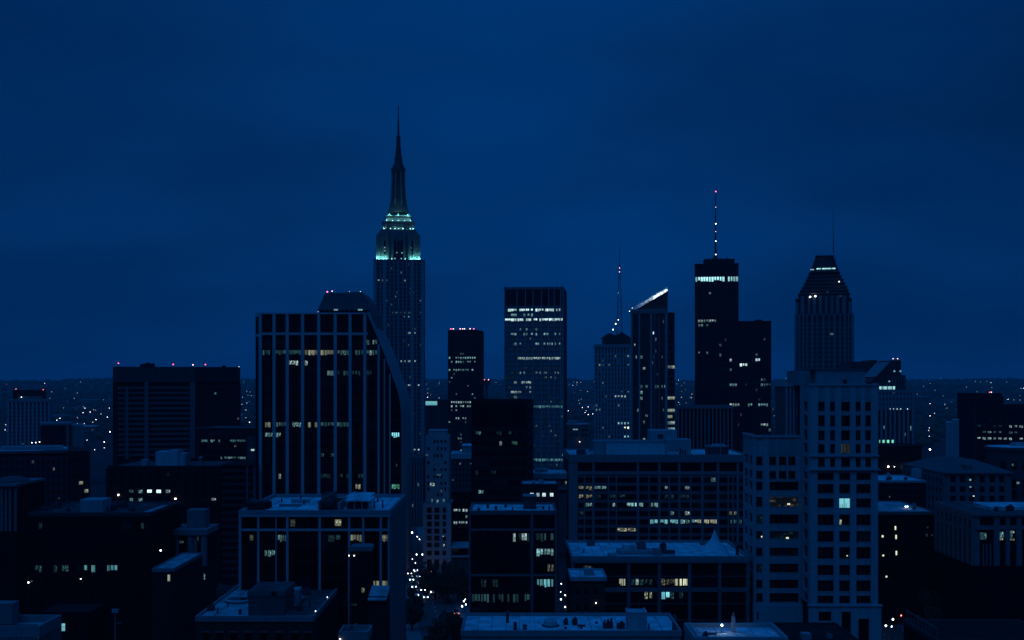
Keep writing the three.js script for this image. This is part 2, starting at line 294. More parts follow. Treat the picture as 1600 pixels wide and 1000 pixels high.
// 2. dark slab with red roof lights
{
  const b = building('dark_tower', 'narrow dark tower with red lights along its roof and rows of small lit windows', 722, 900, { turn: -0.2 });
  const { g, u, v } = b, W = 11.4;
  bx(g, 'wall', M.black, -W, W, 0, v(517), 0, -26);
  facade(b, { a0: -W, a1: W, y0: 0, y1: v(520), piers: steps(-W + 0.3, W - 0.3, 12), pierW: 0.5, pierMat: wall(0.045), pierP: 0.4, rows: [v(520), ...every(v(549), 4, -3.15)], spH: 1.1, spMat: wall(0.04), spP: 0.25, mod: 1,
    lit: [[700, 563, 742, 564, .8, 'cool', .8, 'fittings'], [700, 568, 742, 569, .6, 'cool', .8, 'fittings'], [700, 577, 735, 578, .6, 'cool', .6, 'fittings'], [700, 581.5, 742, 582.5, .75, 'cool', .8, 'fittings'], [700, 628, 736, 629, .8, 'white', 1, 'fittings'], [700, 633, 725, 634, .5, 'white', .9, 'fittings'], [700, 638, 735, 639, .7, 'white', .9, 'fittings'], [700, 645, 720, 646, .6, 'white', .9, 'fittings'], [705, 656, 735, 657, .4, 'white', .8, 'fittings'], { p: 0.06, l: [0.3, 0.8] }] });
  facade(b, { side: 'right', at: W, a0: 0, a1: 26, y0: 0, y1: v(518), piers: every(1, 25, 4), pierW: 0.5, pierMat: wall(0.07), pierP: 0.3, rows: every(v(522), 4, -3.15), spH: 1.4, spMat: wall(0.06), spP: 0.2 });
  flatRoof(b, -W, W, v(517), 0.5, -26, M.roofDark, 0.8, 0.4, M.black);
  for (const x of [-9, -7, -1.5, 0.5, 2, 6.5, 9.5]) { put(g, 'aviation_light', ico(0.42), x > 9 || x < -8 ? RED : REDW, x, v(517) + 1.6, 0.2); put(g, 'light_mount', boxGeo(0.15, 1.0, 0.15), M.iron, x, v(517) + 0.8, 0.2); }
}
// 3. glass tower with lit upper floors
{
  const b = building('glass_tower', 'broad glass office tower with two bright lit floors near its flat top', 834, 720, { turn: -0.09 });
  const { g, u, v, s } = b, W = 46.5 * s, y1 = v(450);
  bx(g, 'wall', glassBlue, -W, W, 0, y1, 0, -40);
  const ps = [790, 808, 821, 833, 846, 857.5, 866, 876].map(p => u(p));
  facade(b, { a0: -W, a1: W, y0: 0, y1: y1 - 0.02, piers: [-W + 0.35, ...ps.slice(1, -1), ps.at(-1), W - 0.35], pierW: 0.45, pierMat: wall(0.42), pierP: 0.5, rows: every(v(480), 3, -3.02), spH: 0.9, spMat: wall(0.16, 0.6), spP: 0.12, mod: 4,
    lit: [[786, 488.5, 876, 489.5, .85, 'white', 1.0, 'full'], [786, 495, 833, 496, .6, 'cool', .8, 'fittings'], [786, 502, 880, 503, .8, 'white', 1.1, 'full'], [786, 520.5, 876, 521, .3, 'cool', .8, 'fittings'], [805, 538, 880, 539, .35, 'cool', .7, 'fittings'], [808, 558.5, 876, 559.5, .85, 'white', 1.0, 'fittings'], [793, 585, 875, 586, .35, 'cool', .7, 'clutter'], [793, 599, 842, 600, .4, 'white', .9, 'fittings'], [795, 616, 832, 617, .6, 'white', .7, 'fittings'], [834, 635.5, 884, 636.5, .95, 'teal', .42, 'blinds'], [834, 717, 886, 718, .95, 'teal', .42, 'blinds'], { p: 0.035, l: [.3, .6, 1] }, { p: 0.3, c: ['teal', 'cool'], l: [0.02, 0.035, 0.05] }] });
  bx(g, 'louvre_band', wall(0.03), -W + 0.1, W - 0.1, v(478), v(453), 0.02, -0.2);
  for (const x of every(-W + 1.2, W - 1, 1.25)) bx(g, 'louvre', wall(0.035), x - 0.15, x + 0.15, v(478), v(453), 0.03, 0.2);
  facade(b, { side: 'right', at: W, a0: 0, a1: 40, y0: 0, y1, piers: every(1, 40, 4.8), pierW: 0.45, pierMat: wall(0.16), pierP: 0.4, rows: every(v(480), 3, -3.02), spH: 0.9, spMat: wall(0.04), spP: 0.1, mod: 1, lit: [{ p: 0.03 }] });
  flatRoof(b, -W - 0.2, W + 0.2, y1 - 0.3, 0.6, -40, M.roofDark, 0.9, 0.5, wall(0.2));
  for (const x of [-W + 1, W - 4, W - 1]) put(g, 'roof_mast', boxGeo(0.25, 3.5, 0.25), M.iron, x, y1 + 1.4, -2);
}
// 4. stone tower with antenna
{
  const b = building('antenna_tower', 'pale gridded tower with gabled crown and tall lattice antenna', 957, 850, { turn: -0.075 });
  const { g, u, v, s } = b;
  bx(g, 'wall', wall(0.09), u(928.5), u(985), 0, v(541), 0, -30);
  const lit4 = [[962, 559, 985, 560, .5, 'cool', .5, 'fittings'], [930, 571, 982, 572, .4, 'white', .7, 'fittings'], [960, 624, 982, 625, .8, 'white', 1, 'fittings'], [965, 661, 982, 662, .9, 'cool', .9, 'full'], [972, 673, 982, 674, 1, 'warm', 1.4, 'full'], [975, 686, 984, 687, .9, 'cool', .8, 'full'], [930, 644, 938, 645, .8, 'white', .8, 'fittings'], { p: 0.05, l: [.25, .6] }, { p: 0.25, c: ['teal'], l: [0.03, 0.06] }];
  facade(b, { a0: u(928.5), a1: u(985), y0: 0, y1: v(541), piers: steps(u(929.5), u(984), 11), pierW: 1.1, pierMat: wall(0.42), pierP: 0.5, rows: every(v(552), 3, -3.3), spH: 1.3, spMat: wall(0.28), spP: 0.35, mod: 1, lit: lit4 });
  bx(g, 'cornice', wall(0.3), u(928), u(985.5), v(543), v(538.5), 0.8, -30.5);
  bx(g, 'roof', M.roofMid, u(930), u(984), v(538.5), v(538) , -1, -29);
  bx(g, 'penthouse', wall(0.05), u(941, -10), u(986, -10), v(538.4, -10), v(528, -10), -10, -26);
  const gable = new THREE.Shape([[u(939, -9), v(528, -9)], [u(952, -9), v(520, -9)], [u(962, -9), v(524, -9)], [u(972, -9), v(519, -9)], [u(987, -9), v(528, -9)]].map(p => new THREE.Vector2(...p)));
  put(g, 'gabled_roof', new THREE.ExtrudeGeometry(gable, { depth: 16, bevelEnabled: false }), wall(0.06), 0, 0, -26);
  // lattice antenna: four legs and bracing
  const x0 = u(968, -16), yb = v(524, -16), yt = v(415, -16), legs = [];
  for (const [sx, sz] of [[-1, -1], [1, -1], [1, 1], [-1, 1]]) { const c = new THREE.LineCurve3(new THREE.Vector3(x0 + sx * 2.1, yb, -16 + sz * 2.1), new THREE.Vector3(x0 + sx * 0.35, yt, -16 + sz * 0.35)); put(g, 'antenna_leg', new THREE.TubeGeometry(c, 1, 0.2, 5), M.iron, 0, 0, 0); }
  for (let i = 0; i < 11; i++) { const y = yb + (yt - yb) * (i + 0.5) / 11, r = 2.1 - 1.75 * (i + 0.5) / 11; put(g, 'antenna_brace', boxGeo(2 * r, 0.25, 2 * r), M.iron, x0, y, -16); if (i < 9) { const br = put(g, 'antenna_brace', boxGeo(0.16, Math.hypot(2 * r, 4.6), 0.16), M.iron, x0, y + 2.2, -16 + r); br.rotation.z = Math.atan2(2 * r, 4.6) * (i % 2 ? 1 : -1); } }
  put(g, 'antenna_needle', cyl(0.12, 0.25, v(388, -16) - yt, 6), M.iron, x0, (v(388, -16) + yt) / 2, -16);
  for (const [y, m] of [[419, REDW], [425, REDW], [458, WHITE], [500, WHITE]]) put(g, 'aviation_light', ico(0.3), m, x0 - (y > 430 ? 1.0 : 0), v(y, -16), -15.2);
  for (const [p, y] of [[962, 506], [958, 515]]) put(g, 'aviation_light', ico(0.45), WHITE, u(p, -12), v(y, -12), -12);
  for (const [p, y] of [[962, 506], [958, 515]]) bx(g, 'light_mount', M.iron, u(p, -12) - 0.1, u(p, -12) + 0.1, v(526, -12), v(y, -12) - 0.3, -11.9, -12.1);
}
// 5. tower with slanting lantern top
{
  const b = building('slant_top_tower', 'slim tower whose slanting white roof is floodlit', 1020, 760, { turn: -0.112 });
  const { g, u, v, s } = b;
  bx(g, 'wall', wall(0.055), u(986), u(1043), 0, v(484), 0, -26);
  const R = u(1054.5);
  // the chamfered right flank
  const sh = new THREE.Shape([[u(1043), 0], [R, 5], [R, 22], [u(1043), 26]].map(p => new THREE.Vector2(...p)));
  const flank = new THREE.ExtrudeGeometry(sh, { depth: v(488), bevelEnabled: false }); flank.rotateX(-Math.PI / 2); put(g, 'chamfered_flank', flank, wall(0.03), 0, 0, 0);
  const dirA = Math.atan2(5, R - u(1043));
  const fl = Math.hypot(5, R - u(1043));
  let k = 0; for (let y = v(515); y > 10; y -= 4.1) { k++; const on = rnd() < 0.55, y0 = y; for (let i = 0; i < 3; i++) { const t = (i + 0.5) / 3, x = u(1043) + (R - u(1043)) * t, z = -5 * t; if (on && rnd() < 0.8) put(g, 'lit_window', paneGeo(fl / 3 - 0.2, 2), lit(pick(['white', 'cool', 'warm']), pick([0.4, 0.8, 1.1]), 'fittings'), x + 0.05, y0, z + 0.06, dirA); } put(g, 'spandrel', boxGeo(fl, 1.3, 0.2), wall(0.08), (u(1043) + R) / 2 + 0.02, y0 - 2.0, -2.5 + 0.05, dirA); }
  facade(b, { a0: u(986), a1: u(1043), y0: 0, y1: v(487), piers: [[u(987), 1.2], [u(999), 1.1], [u(1017.5), 1.2], [u(1023), .4], [u(1030), .4], [u(1041), 1.6]], pierMat: wall(0.32), pierP: 0.6, rows: every(v(497), 3, -3.9), spH: 1.1, spMat: wall(0.06), spP: 0.2, inset: 0.5, mod: 4,
    lit: [[1020, 518, 1024, 519, 1, 'white', 1.6, 'full'], [988, 541, 996, 542, .8, 'white', .9, 'fittings'], [1000, 540, 1010, 541, .4, 'teal', .2, 'fittings'], [1003, 577, 1008, 578, .7, 'white', .9, 'fittings'], [1000, 604, 1014, 605, .6, 'teal', .4, 'fittings'], [1024, 604, 1040, 605, .6, 'cool', .5, 'fittings'], [998, 652, 1012, 653, .4, 'cool', .6, 'clutter'], { p: 0.03, l: [.3, .8] }] });
  bx(g, 'cornice', wall(0.34), u(985), u(1043.5), v(490), v(483.5), 0.7, -26.4);
  for (const p of steps(988, 1041, 13)) bx(g, 'cornice_panel', wall(0.16), u(p - 1.5), u(p + 1.5), v(489.4), v(484.6), 0.72, 0.85);
  // slanting roof: wedge body and white panels on its slope
  const y0 = v(483.5), y1 = v(452.5), xl = u(989), xr = u(1043.5);
  const wedge = new THREE.Shape([[xl, y0], [xr, y0], [xr, y1]].map(p => new THREE.Vector2(...p)));
  put(g, 'wedge_wall', new THREE.ExtrudeGeometry(wedge, { depth: 20, bevelEnabled: false }), wall(0.06), 0, 0, -23);
  const ang = Math.atan2(y1 - y0, xr - xl), len = Math.hypot(y1 - y0, xr - xl), n = 9;
  // the front edge of the slope is a broad white band tilted to the street
  for (let i = 0; i < n; i++) { const t = (i + 0.5) / n; for (const [dz, tilt, wd] of [[-3.6, 0.95, 2.4]]) { const m = put(g, 'roof_panel', boxGeo(len / n - 0.12, 0.25, wd), wall(0.8, 0.6), xl + (xr - xl) * t, y0 + (y1 - y0) * t + 0.1, dz + 0.9); m.rotation.set(0, 0, ang); m.rotateX(tilt); } }
  for (let i = 0; i < n; i++) { const t = (i + 0.5) / n; const m = put(g, 'roof_panel', boxGeo(len / n - 0.12, 0.2, 17), wall(0.5, 0.6), xl + (xr - xl) * t, y0 + (y1 - y0) * t + 1.2, -14); m.rotation.z = ang; }
  for (const t of [0.2, 0.34, 0.46, 0.57, 0.68, 0.78, 0.88, 0.97]) { const x = xl + (xr - xl) * t, y = y0 + (y1 - y0) * t + 1.9; put(g, 'flood_lamp', boxGeo(0.3, 0.2, 0.3), glow(0.8, 0.97, 1, 0.3), x, y, -1.9); bx(g, 'lamp_bracket', M.iron, x - 0.06, x + 0.06, y - 2.4, y - 0.15, -2.1, -2.2); const l = new THREE.PointLight(rgb(0.75, 0.97, 1), t > 0.5 ? 17 : 2.5, 0, 2); l.position.set(x, y - 0.2, -1.6); l.castShadow = true; l.shadow.radius = 8; g.add(l); }
  b.beacon(983.5, 486, -4, WHITE, 0.35); b.beacon(988, 481, -4, WHITE, 0.3);
}
// 6. twin dark towers
{
  const b = building('mast_tower', 'tall black tower with a bright lit floor band and thin roof mast', 1120, 880, { turn: -0.158 });
  const { g, u, v, s } = b;
  bx(g, 'wall', wall(0.022), u(1085.5), u(1154), 0, v(413), 0, -34);
  facade(b, { a0: u(1085.5), a1: u(1154), y0: 0, y1: v(413), piers: steps(u(1086), u(1153.6), 16), pierW: 0.4, pierMat: wall(0.05), pierP: 0.35, rows: [v(413), v(430.3), v(441.5), ...every(v(447), 3, -3.5)], spH: 0.9, spMat: wall(0.04), spP: 0.15, mod: 1,
    lit: [[1085, 435, 1131, 436, .93, 'cool', 1.0, 'full'], [1135, 435, 1155, 436, .93, 'cool', 1.0, 'full'], [1089, 500.5, 1120, 501.5, .9, 'white', .7, 'fittings'], [1089, 509, 1105, 510, .8, 'cool', .4, 'fittings'], [1092, 551, 1108, 552, .4, 'cool', .3, 'fittings'], { p: 0.008, l: [.5] }] });
  flatRoof(b, u(1085), u(1154.5), v(413), 0.5, -34, M.tar, 0.6, 0.4, M.black);
  bx(g, 'penthouse', M.black, u(1100, -8), u(1148, -8), v(412.5, -8), v(404.5, -8), -8, -28);
  for (const [p, y] of [[1099, 410], [1107, 402.8], [1113, 403], [1125, 402.5], [1132, 404], [1136, 401.5]]) bx(g, 'roof_aerial', M.iron, u(p, -8) - 0.4, u(p, -8) + 0.4, v(407, -8), v(y, -8), -8.2, -9);
  put(g, 'mast_base', cyl(1.2, 2.2, 4, 8), M.iron, u(1118, -14), v(402.5, -14), -14);
  put(g, 'mast', cyl(0.22, 0.75, v(299, -14) - v(401, -14), 8), M.iron, u(1118, -14), (v(299, -14) + v(401, -14)) / 2, -14);
  for (const [y, m, r] of [[299.5, RED, 0.5], [324, REDW, 0.25], [350, WHITE, 0.42], [362, REDW, 0.25], [377, WHITE, 0.42], [398, WHITE, 0.4]]) put(g, 'aviation_light', ico(r), m, u(1118, -14) + 0.2, v(y, -14), -13.3);
}
{
  const b = building('dark_office_block', 'lower dark glass block joined to the right of the masted black tower', 1163, 820, { turn: -0.178 });
  const { g, u, v } = b;
  bx(g, 'wall', wall(0.02, 0.3), u(1123), u(1205), 0, v(503), 0, -34);
  facade(b, { a0: u(1123), a1: u(1205), y0: 0, y1: v(503), piers: steps(u(1123.5), u(1204.5), 20), pierW: 0.3, pierMat: wall(0.045), pierP: 0.25, rows: every(v(519), 3, -3.55), spH: 0.9, spMat: wall(0.035), spP: 0.12, mod: 1,
    lit: [[1138, 562, 1144, 563, 1, 'white', .7, 'fittings'], [1182, 562, 1187, 563, 1, 'white', .9, 'full'], [1154, 572, 1167, 573, 1, 'white', 1.0, 'full'], [1168, 594, 1200, 595, .3, 'cool', .5, 'fittings'], [1138, 605, 1150, 606, 1, 'cool', .5, 'fittings'], [1189, 605, 1202, 606, 1, 'cool', .5, 'fittings'], [1184, 627, 1200, 628, .5, 'cool', .8, 'fittings'], [1139, 637, 1157, 638, .9, 'white', 1, 'fittings'], [1168, 637, 1205, 638, .4, 'cool', .6, 'fittings'], [1186, 664, 1200, 665, .6, 'white', 1.0, 'fittings'], { p: 0.03, l: [.1, .3] }] });
  flatRoof(b, u(1122.5), u(1205.5), v(503), 0.4, -34, M.tar, 0.6, 0.4, M.black);
  roofUnit(b, u(1185, -10), v(503), -10, 5, 1.6, 4, M.black);
}
// 7. crowned tower
{
  const b = building('pyramid_top_tower', 'stone tower with stepped pyramid roof, lit cornice and thin mast', 1288, 900, { turn: -0.247 });
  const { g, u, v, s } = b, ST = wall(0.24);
  bx(g, 'wall', wall(0.045), u(1241.5), u(1334.5), 0, v(490), 0, -44);
  const P = [[1243.5, 4], [1249, 3], [1255, 3], [1261, 2.4], [1269, 3.6], [1277, 2.2], [1286.5, 3.4], [1295.5, 2.2], [1304, 3.4], [1312.5, 2.4], [1320, 3], [1326, 2.2], [1332.5, 4]].map(([p, w]) => [u(p), w * s]);
  facade(b, { a0: u(1242), a1: u(1334), y0: 0, y1: v(490), piers: P, pierMat: ST, pierP: 0.9, rows: [v(490), v(504), ...every(v(510), 3, -3.6)], spH: 1.6, spMat: wall(0.13), spP: 0.3, inset: 0.7, mod: 1, lit: [[1267, 505, 1271, 506, .8, 'cool', .6, 'fittings'], [1266, 548, 1271, 549, .8, 'cool', .5, 'fittings'], { p: 0.02, l: [.2, .4] }] });
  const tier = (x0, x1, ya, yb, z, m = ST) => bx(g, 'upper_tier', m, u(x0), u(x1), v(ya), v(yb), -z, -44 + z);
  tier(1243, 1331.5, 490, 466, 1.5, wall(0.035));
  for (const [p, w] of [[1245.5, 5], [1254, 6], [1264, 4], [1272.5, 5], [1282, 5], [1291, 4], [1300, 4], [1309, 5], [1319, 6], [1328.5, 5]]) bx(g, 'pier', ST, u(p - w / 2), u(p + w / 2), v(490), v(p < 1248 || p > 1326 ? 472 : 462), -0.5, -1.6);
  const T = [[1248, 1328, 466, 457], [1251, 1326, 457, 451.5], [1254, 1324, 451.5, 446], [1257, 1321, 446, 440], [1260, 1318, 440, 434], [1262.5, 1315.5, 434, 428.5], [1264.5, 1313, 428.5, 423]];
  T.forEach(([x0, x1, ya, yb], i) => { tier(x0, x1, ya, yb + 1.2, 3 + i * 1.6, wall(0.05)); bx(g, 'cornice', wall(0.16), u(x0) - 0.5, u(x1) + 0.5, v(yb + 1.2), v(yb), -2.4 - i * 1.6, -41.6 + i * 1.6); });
  // mansard
  const y0 = v(423), y1 = v(397.5), cx = (u(1266) + u(1312)) / 2, w0 = (u(1312) - u(1266)) / 2, w1 = (u(1304) - u(1276)) / 2;
  const fr = cyl(w1 * Math.SQRT2, w0 * Math.SQRT2, y1 - y0, 4).clone(); fr.rotateY(Math.PI / 4); put(g, 'mansard_roof', fr, wall(0.03, 0.5), cx, (y0 + y1) / 2, -22);
  for (const p of steps(1276, 1306, 8)) { const m = put(g, 'roof_rib', boxGeo(0.4, (y1 - y0) * 1.02, 0.3), wall(0.05), u(p), (y0 + y1) / 2, -22 + (w0 + w1) / 2 + 0.1); m.rotation.x = -Math.atan2(w0 - w1, y1 - y0); }
  bx(g, 'roof_kerb', M.black, cx - w1 - 0.4, cx + w1 + 0.4, y1, y1 + 0.8, -22 - w1 - 0.4, -22 + w1 + 0.4);
  const zl = -22 + w0 + 0.4;
  bx(g, 'cornice', wall(0.14), u(1266.5), u(1311.5), v(423), v(422), zl + 1.0, zl - 1);
  for (const p of [1277, 1279.5, 1282, 1286, 1289, 1292, 1295, 1298, 1301.5, 1304]) put(g, 'cornice_light', boxGeo(1.1, 0.9, 0.5), lit('cool', rr(0.8, 2), 'full'), u(p, zl), v(420, zl), zl + 0.7);
  for (const p of [1267, 1269, 1271]) put(g, 'cornice_light', boxGeo(0.7, 0.8, 0.5), glow(0.55, 0.9, 0.9, 0.6), u(p, zl), v(421, zl), zl + 0.7);
  put(g, 'mast', cyl(0.12, 0.35, v(331, -22) - v(397, -22), 6), M.iron, u(1302, -22), (v(331, -22) + v(397, -22)) / 2, -22);
  for (const [p, y, r] of [[1266, 463.5, 0.65], [1274, 462.5, 0.65], [1311, 440.5, 0.4]]) put(g, 'roof_light', ico(r), WHITE, u(p, -0.3), v(y, -0.3), -0.3);
  for (const [p, y] of [[1293, 456], [1313, 463]]) put(g, 'lit_window', paneGeo(1.2, 1.2), lit('teal', 0.3, 'clutter'), u(p), v(y), -0.4);
}
// 8. low ribbed block
{
  const b = building('ribbed_block', 'low block with close white vertical ribs below the dark towers', 1101, 640, { turn: -0.145 });
  const { g, u, v } = b;
  bx(g, 'wall', M.soot, u(1058), u(1145), 0, v(636), 0, -30);
  for (const p of steps(1060, 1143.5, 14)) bx(g, 'rib', wall(0.26), u(p - 0.9), u(p + 0.9), 0, v(638.5), 0, 1.0);
  bx(g, 'cornice', wall(0.2), u(1057), u(1146), v(638.5), v(634.5), 1.3, -30.4);
  bx(g, 'roof', M.roofDark, u(1058.5), u(1144.5), v(634.5), v(634.2), 0.9, -29.8);
}
// 9. postmodern stepped block with sloping shoulder
{
  const b = building('sloped_gable_block', 'stepped pale office block with a sloping shoulder and two red roof lights', 1398, 650);
  const { g, u, v, s } = b, ST = wall(0.28);
  bx(g, 'wall', wall(0.04), u(1360), u(1427), 0, v(609), 0, -36);
  facade(b, { a0: u(1360), a1: u(1427), y0: v(700), y1: v(640), piers: steps(u(1363), u(1425.5), 9), pierW: 1.1, pierMat: wall(0.3), pierP: 0.7, rows: every(v(641), v(705), -4), spH: 0.6, spMat: wall(0.03), spP: 0.1, mod: 2, lit: [[1373, 693, 1396, 694, .9, 'green', .8, 'full'], { p: 0.02 }] });
  facade(b, { a0: u(1360), a1: u(1427), y0: v(641), y1: v(609), piers: steps(u(1361), u(1426), 12), pierW: 1.3, pierMat: ST, pierP: 0.5, rows: [v(609), v(617.5), v(626), v(634), v(641)], spH: 1.4, spMat: ST, spP: 0.4, mod: 1, lit: [[1388, 629, 1416, 630, .4, 'white', 1, 'full'], [1389, 638, 1418, 639, .7, 'white', 1.1, 'full'], { p: .04 }] });
  const body = new THREE.Shape([[u(1358, -6), v(609, -6)], [u(1358, -6), v(597, -6)], [u(1368, -6), v(590, -6)], [u(1390, -6), v(567, -6)], [u(1393, -6), v(563, -6)], [u(1408, -6), v(563, -6)], [u(1408, -6), v(586, -6)], [u(1415, -6), v(586, -6)], [u(1415, -6), v(609, -6)]].map(p => new THREE.Vector2(...p)));
  put(g, 'upper_tier', new THREE.ExtrudeGeometry(body, { depth: 22, bevelEnabled: false }), wall(0.06), 0, 0, -28);
  const sl = Math.atan2(v(567, -6) - v(590, -6), u(1390, -6) - u(1368, -6)), ll = Math.hypot(v(567, -6) - v(590, -6), u(1390, -6) - u(1368, -6));
  const rp = put(g, 'sloping_roof', boxGeo(ll, 0.5, 23), wall(0.3), (u(1368, -6) + u(1390, -6)) / 2 - 0.2, (v(567, -6) + v(590, -6)) / 2 + 0.3, -17); rp.rotation.z = sl;
  for (const p of steps(1372, 1412, 9)) bx(g, 'pier', wall(0.16), u(p - 1, -6), u(p + 1, -6), v(609, -6), v(p < 1390 ? 597 : 588, -6), -5.3, -6.1);
  for (const p of [1375, 1380, 1383, 1388, 1391, 1396]) put(g, 'lit_window', paneGeo(1.2, 2.0), lit('cool', rr(0.6, 1.3), 'full'), u(p, -6), v(606.5, -6), -5.2);
  for (const [p, y] of [[1399, 580], [1408.4, 580], [1391, 596]]) put(g, 'lit_window', paneGeo(0.9, 0.9), lit('teal', 0.7, 'full'), u(p, -6) - 0.6, v(y, -6), -5.9);
  b.beacon(1395.5, 560.5, -8, REDW, 0.42); b.beacon(1402.5, 560.5, -8, REDW, 0.42);
  bx(g, 'roof', M.roofDark, u(1360.5), u(1426.5), v(609), v(608.6), -0.3, -35.5);
}
{
  const b = building('dark_hip_roof_block', 'dark flat-topped block showing just above the ribbed stone apartment tower', 1352, 760);
  const { g, u, v } = b;
  bx(g, 'wall', wall(0.045), u(1330), u(1372), 0, v(580), 0, -30);
  const sh = new THREE.Shape([[u(1328), v(580)], [u(1334), v(565)], [u(1366), v(564)], [u(1369.5), v(562)], [u(1374), v(570)], [u(1374), v(580)]].map(p => new THREE.Vector2(...p)));
  put(g, 'roof', new THREE.ExtrudeGeometry(sh, { depth: 30, bevelEnabled: false }), wall(0.06), 0, 0, -30);
}
// 10. wide slab office, left
{
  const b = building('wide_slab_office', 'wide dark office slab with red roof lights and banded floors', 275, 620, { turn: 0.236 });
  const { g, u, v, s } = b;
  bx(g, 'wall', wall(0.02), u(177), u(375), 0, v(594), 0, -45);
  bx(g, 'attic_wall', wall(0.075), u(176.5), u(305), v(597), v(574), 0.9, -45.4);
  bx(g, 'attic_wall', wall(0.035), u(305), u(375.4), v(597), v(574), 0.8, -45.4);
  for (const p of [200, 246, 270, 330, 352]) bx(g, 'panel_joint', wall(0.05), u(p - 0.25), u(p + 0.25), v(596.6), v(574.6), 0.9, 0.96);
  const rows = every(v(604), v(712), -8 * s);
  const L10 = [[188, 605, 197, 606, .9, 'cool', .25, 'blinds'], [279, 605, 285, 606, 1, 'white', .8, 'fittings'], [290, 605, 297, 606, 1, 'cool', .35, 'blinds']];
  facade(b, { a0: u(184), a1: u(297.5), y0: v(716), y1: v(602), piers: [[u(198.5), 4.5 * s, v(604)], [u(229), 6 * s, v(597.2)], [u(301), 7.5 * s, v(597.2)]], cuts: steps(u(185), u(297), 20), inset: 0.2, pierMat: wall(0.16), pierP: 1.2, rows, spH: 1.25, spMat: wall(0.12), spP: 0.6, lit: L10 });
  bx(g, 'corner_wall', wall(0.02), u(176.5), u(184), 0, v(597), 0.5, 0.01);
  facade(b, { a0: u(307), a1: u(375), y0: v(668), y1: v(600), piers: steps(u(308), u(374.5), 13), pierW: 0.3, pierMat: wall(0.03), pierP: 0.25, rows: every(v(603), v(668), -8 * s), spH: 0.7, spMat: wall(0.03), spP: 0.15, lit: [[332, 619, 337, 620, 1, 'teal', .5, 'fittings'], [371, 604, 375, 605, 1, 'cool', .3, 'fittings'], [371, 655, 375, 656, 1, 'cool', .4, 'fittings']] });
  bx(g, 'soffit_band', wall(0.09), u(306), u(375.6), v(671), v(667), 0.9, 0.01);
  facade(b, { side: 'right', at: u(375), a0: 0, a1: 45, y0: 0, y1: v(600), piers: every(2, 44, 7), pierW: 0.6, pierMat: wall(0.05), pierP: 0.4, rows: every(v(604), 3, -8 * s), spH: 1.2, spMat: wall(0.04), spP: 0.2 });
  flatRoof(b, u(176.8), u(375), v(574) - 0.3, 0.7, -45, M.roofDark, 0.6, 0.4, M.dark);
  for (const [p, y, m] of [[185, 568, RED], [270.6, 569.5, RED], [301.6, 570, REDW], [321, 569.5, RED]]) b.beacon(p, y, -0.4, m, 0.5);
  b.beacon(373.5, 573, -0.4, WHITE, 0.25);
  for (const [p, w, h] of [[225, 5, 1.6], [231, 3, 2.2], [238, 3.4, 1.8], [350, 2.6, 0.8]]) roofUnit(b, u(p, -4), v(574) - 0.1, -4, w * 0.8, h, 3, M.black);
}
// 11. left background pair
{
  const b = building('gridded_white_tower', 'pale gridded mid-rise with dark penthouse and two red lights at far left', 45, 900, { turn: 0.33 });
  const { g, u, v } = b;
  bx(g, 'wall', wall(0.05), u(12), u(77), 0, v(628), 0, -40);
  facade(b, { a0: u(12), a1: u(77), y0: 0, y1: v(628), piers: steps(u(12.8), u(76.4), 10), pierW: 1.3, pierMat: wall(0.4), pierP: 0.6, rows: [v(626), ...every(v(634), 3, -3.1)], spH: 1.2, spMat: wall(0.17), spP: 0.3, lit: [{ p: 0.02, l: [.2, .3] }] });
  facade(b, { side: 'right', at: u(77), a0: 0, a1: 40, y0: 0, y1: v(628), piers: every(1, 40, 4.5), pierW: 1.6, pierMat: wall(0.45), pierP: 0.5, rows: every(v(627), 3, -3.1), spH: 1.3, spMat: wall(0.2), spP: 0.3 });
  bx(g, 'cornice', wall(0.3), u(11), u(78), v(628), v(624), 0.8, -40.5);
  bx(g, 'penthouse', M.black, u(20, -5), u(69, -5), v(623.8, -5), v(609.5, -5), -5, -35);
  bx(g, 'penthouse_parapet', wall(0.2), u(28, -3), u(66, -3), v(624, -3), v(619, -3), -3, -4.6);
  b.beacon(25, 608, -5, RED, 0.5); b.beacon(67.5, 609, -5, RED, 0.5); b.beacon(33.5, 620.5, -1, WHITE, 0.4);
}
{
  const b = building('dark_box_block', 'black fronted box block with a plain pale side wall', 97, 760, { turn: 0.36 });
  const { g, u, v } = b;
  bx(g, 'wall', M.soot, u(63), u(112), 0, v(664), 0, -40);
  bx(g, 'side_wall', wall(0.26), u(112), u(131.5), 0, v(665), -1, -38);
  bx(g, 'pier', wall(0.17), u(103), u(107.5), 0, v(664), 0, 0.7);
  bx(g, 'cornice', wall(0.2), u(62), u(112.5), v(664.5), v(661.5), 0.9, -40.3);
  for (const p of steps(67, 100, 8)) bx(g, 'mullion', M.black, u(p - 0.3), u(p + 0.3), 0, v(664.6), 0, 0.3);
  for (const [p, y] of [[48, 690.5], [54, 690.5], [60, 689.5]]) { const x = u(p + 2); put(g, 'entrance_lamp', ico(0.28), LAMPW, x, v(y), 3); bx(g, 'lamp_post', M.iron, x - 0.1, x + 0.1, 0, v(y) - 0.4, 2.9, 3.1); }
}
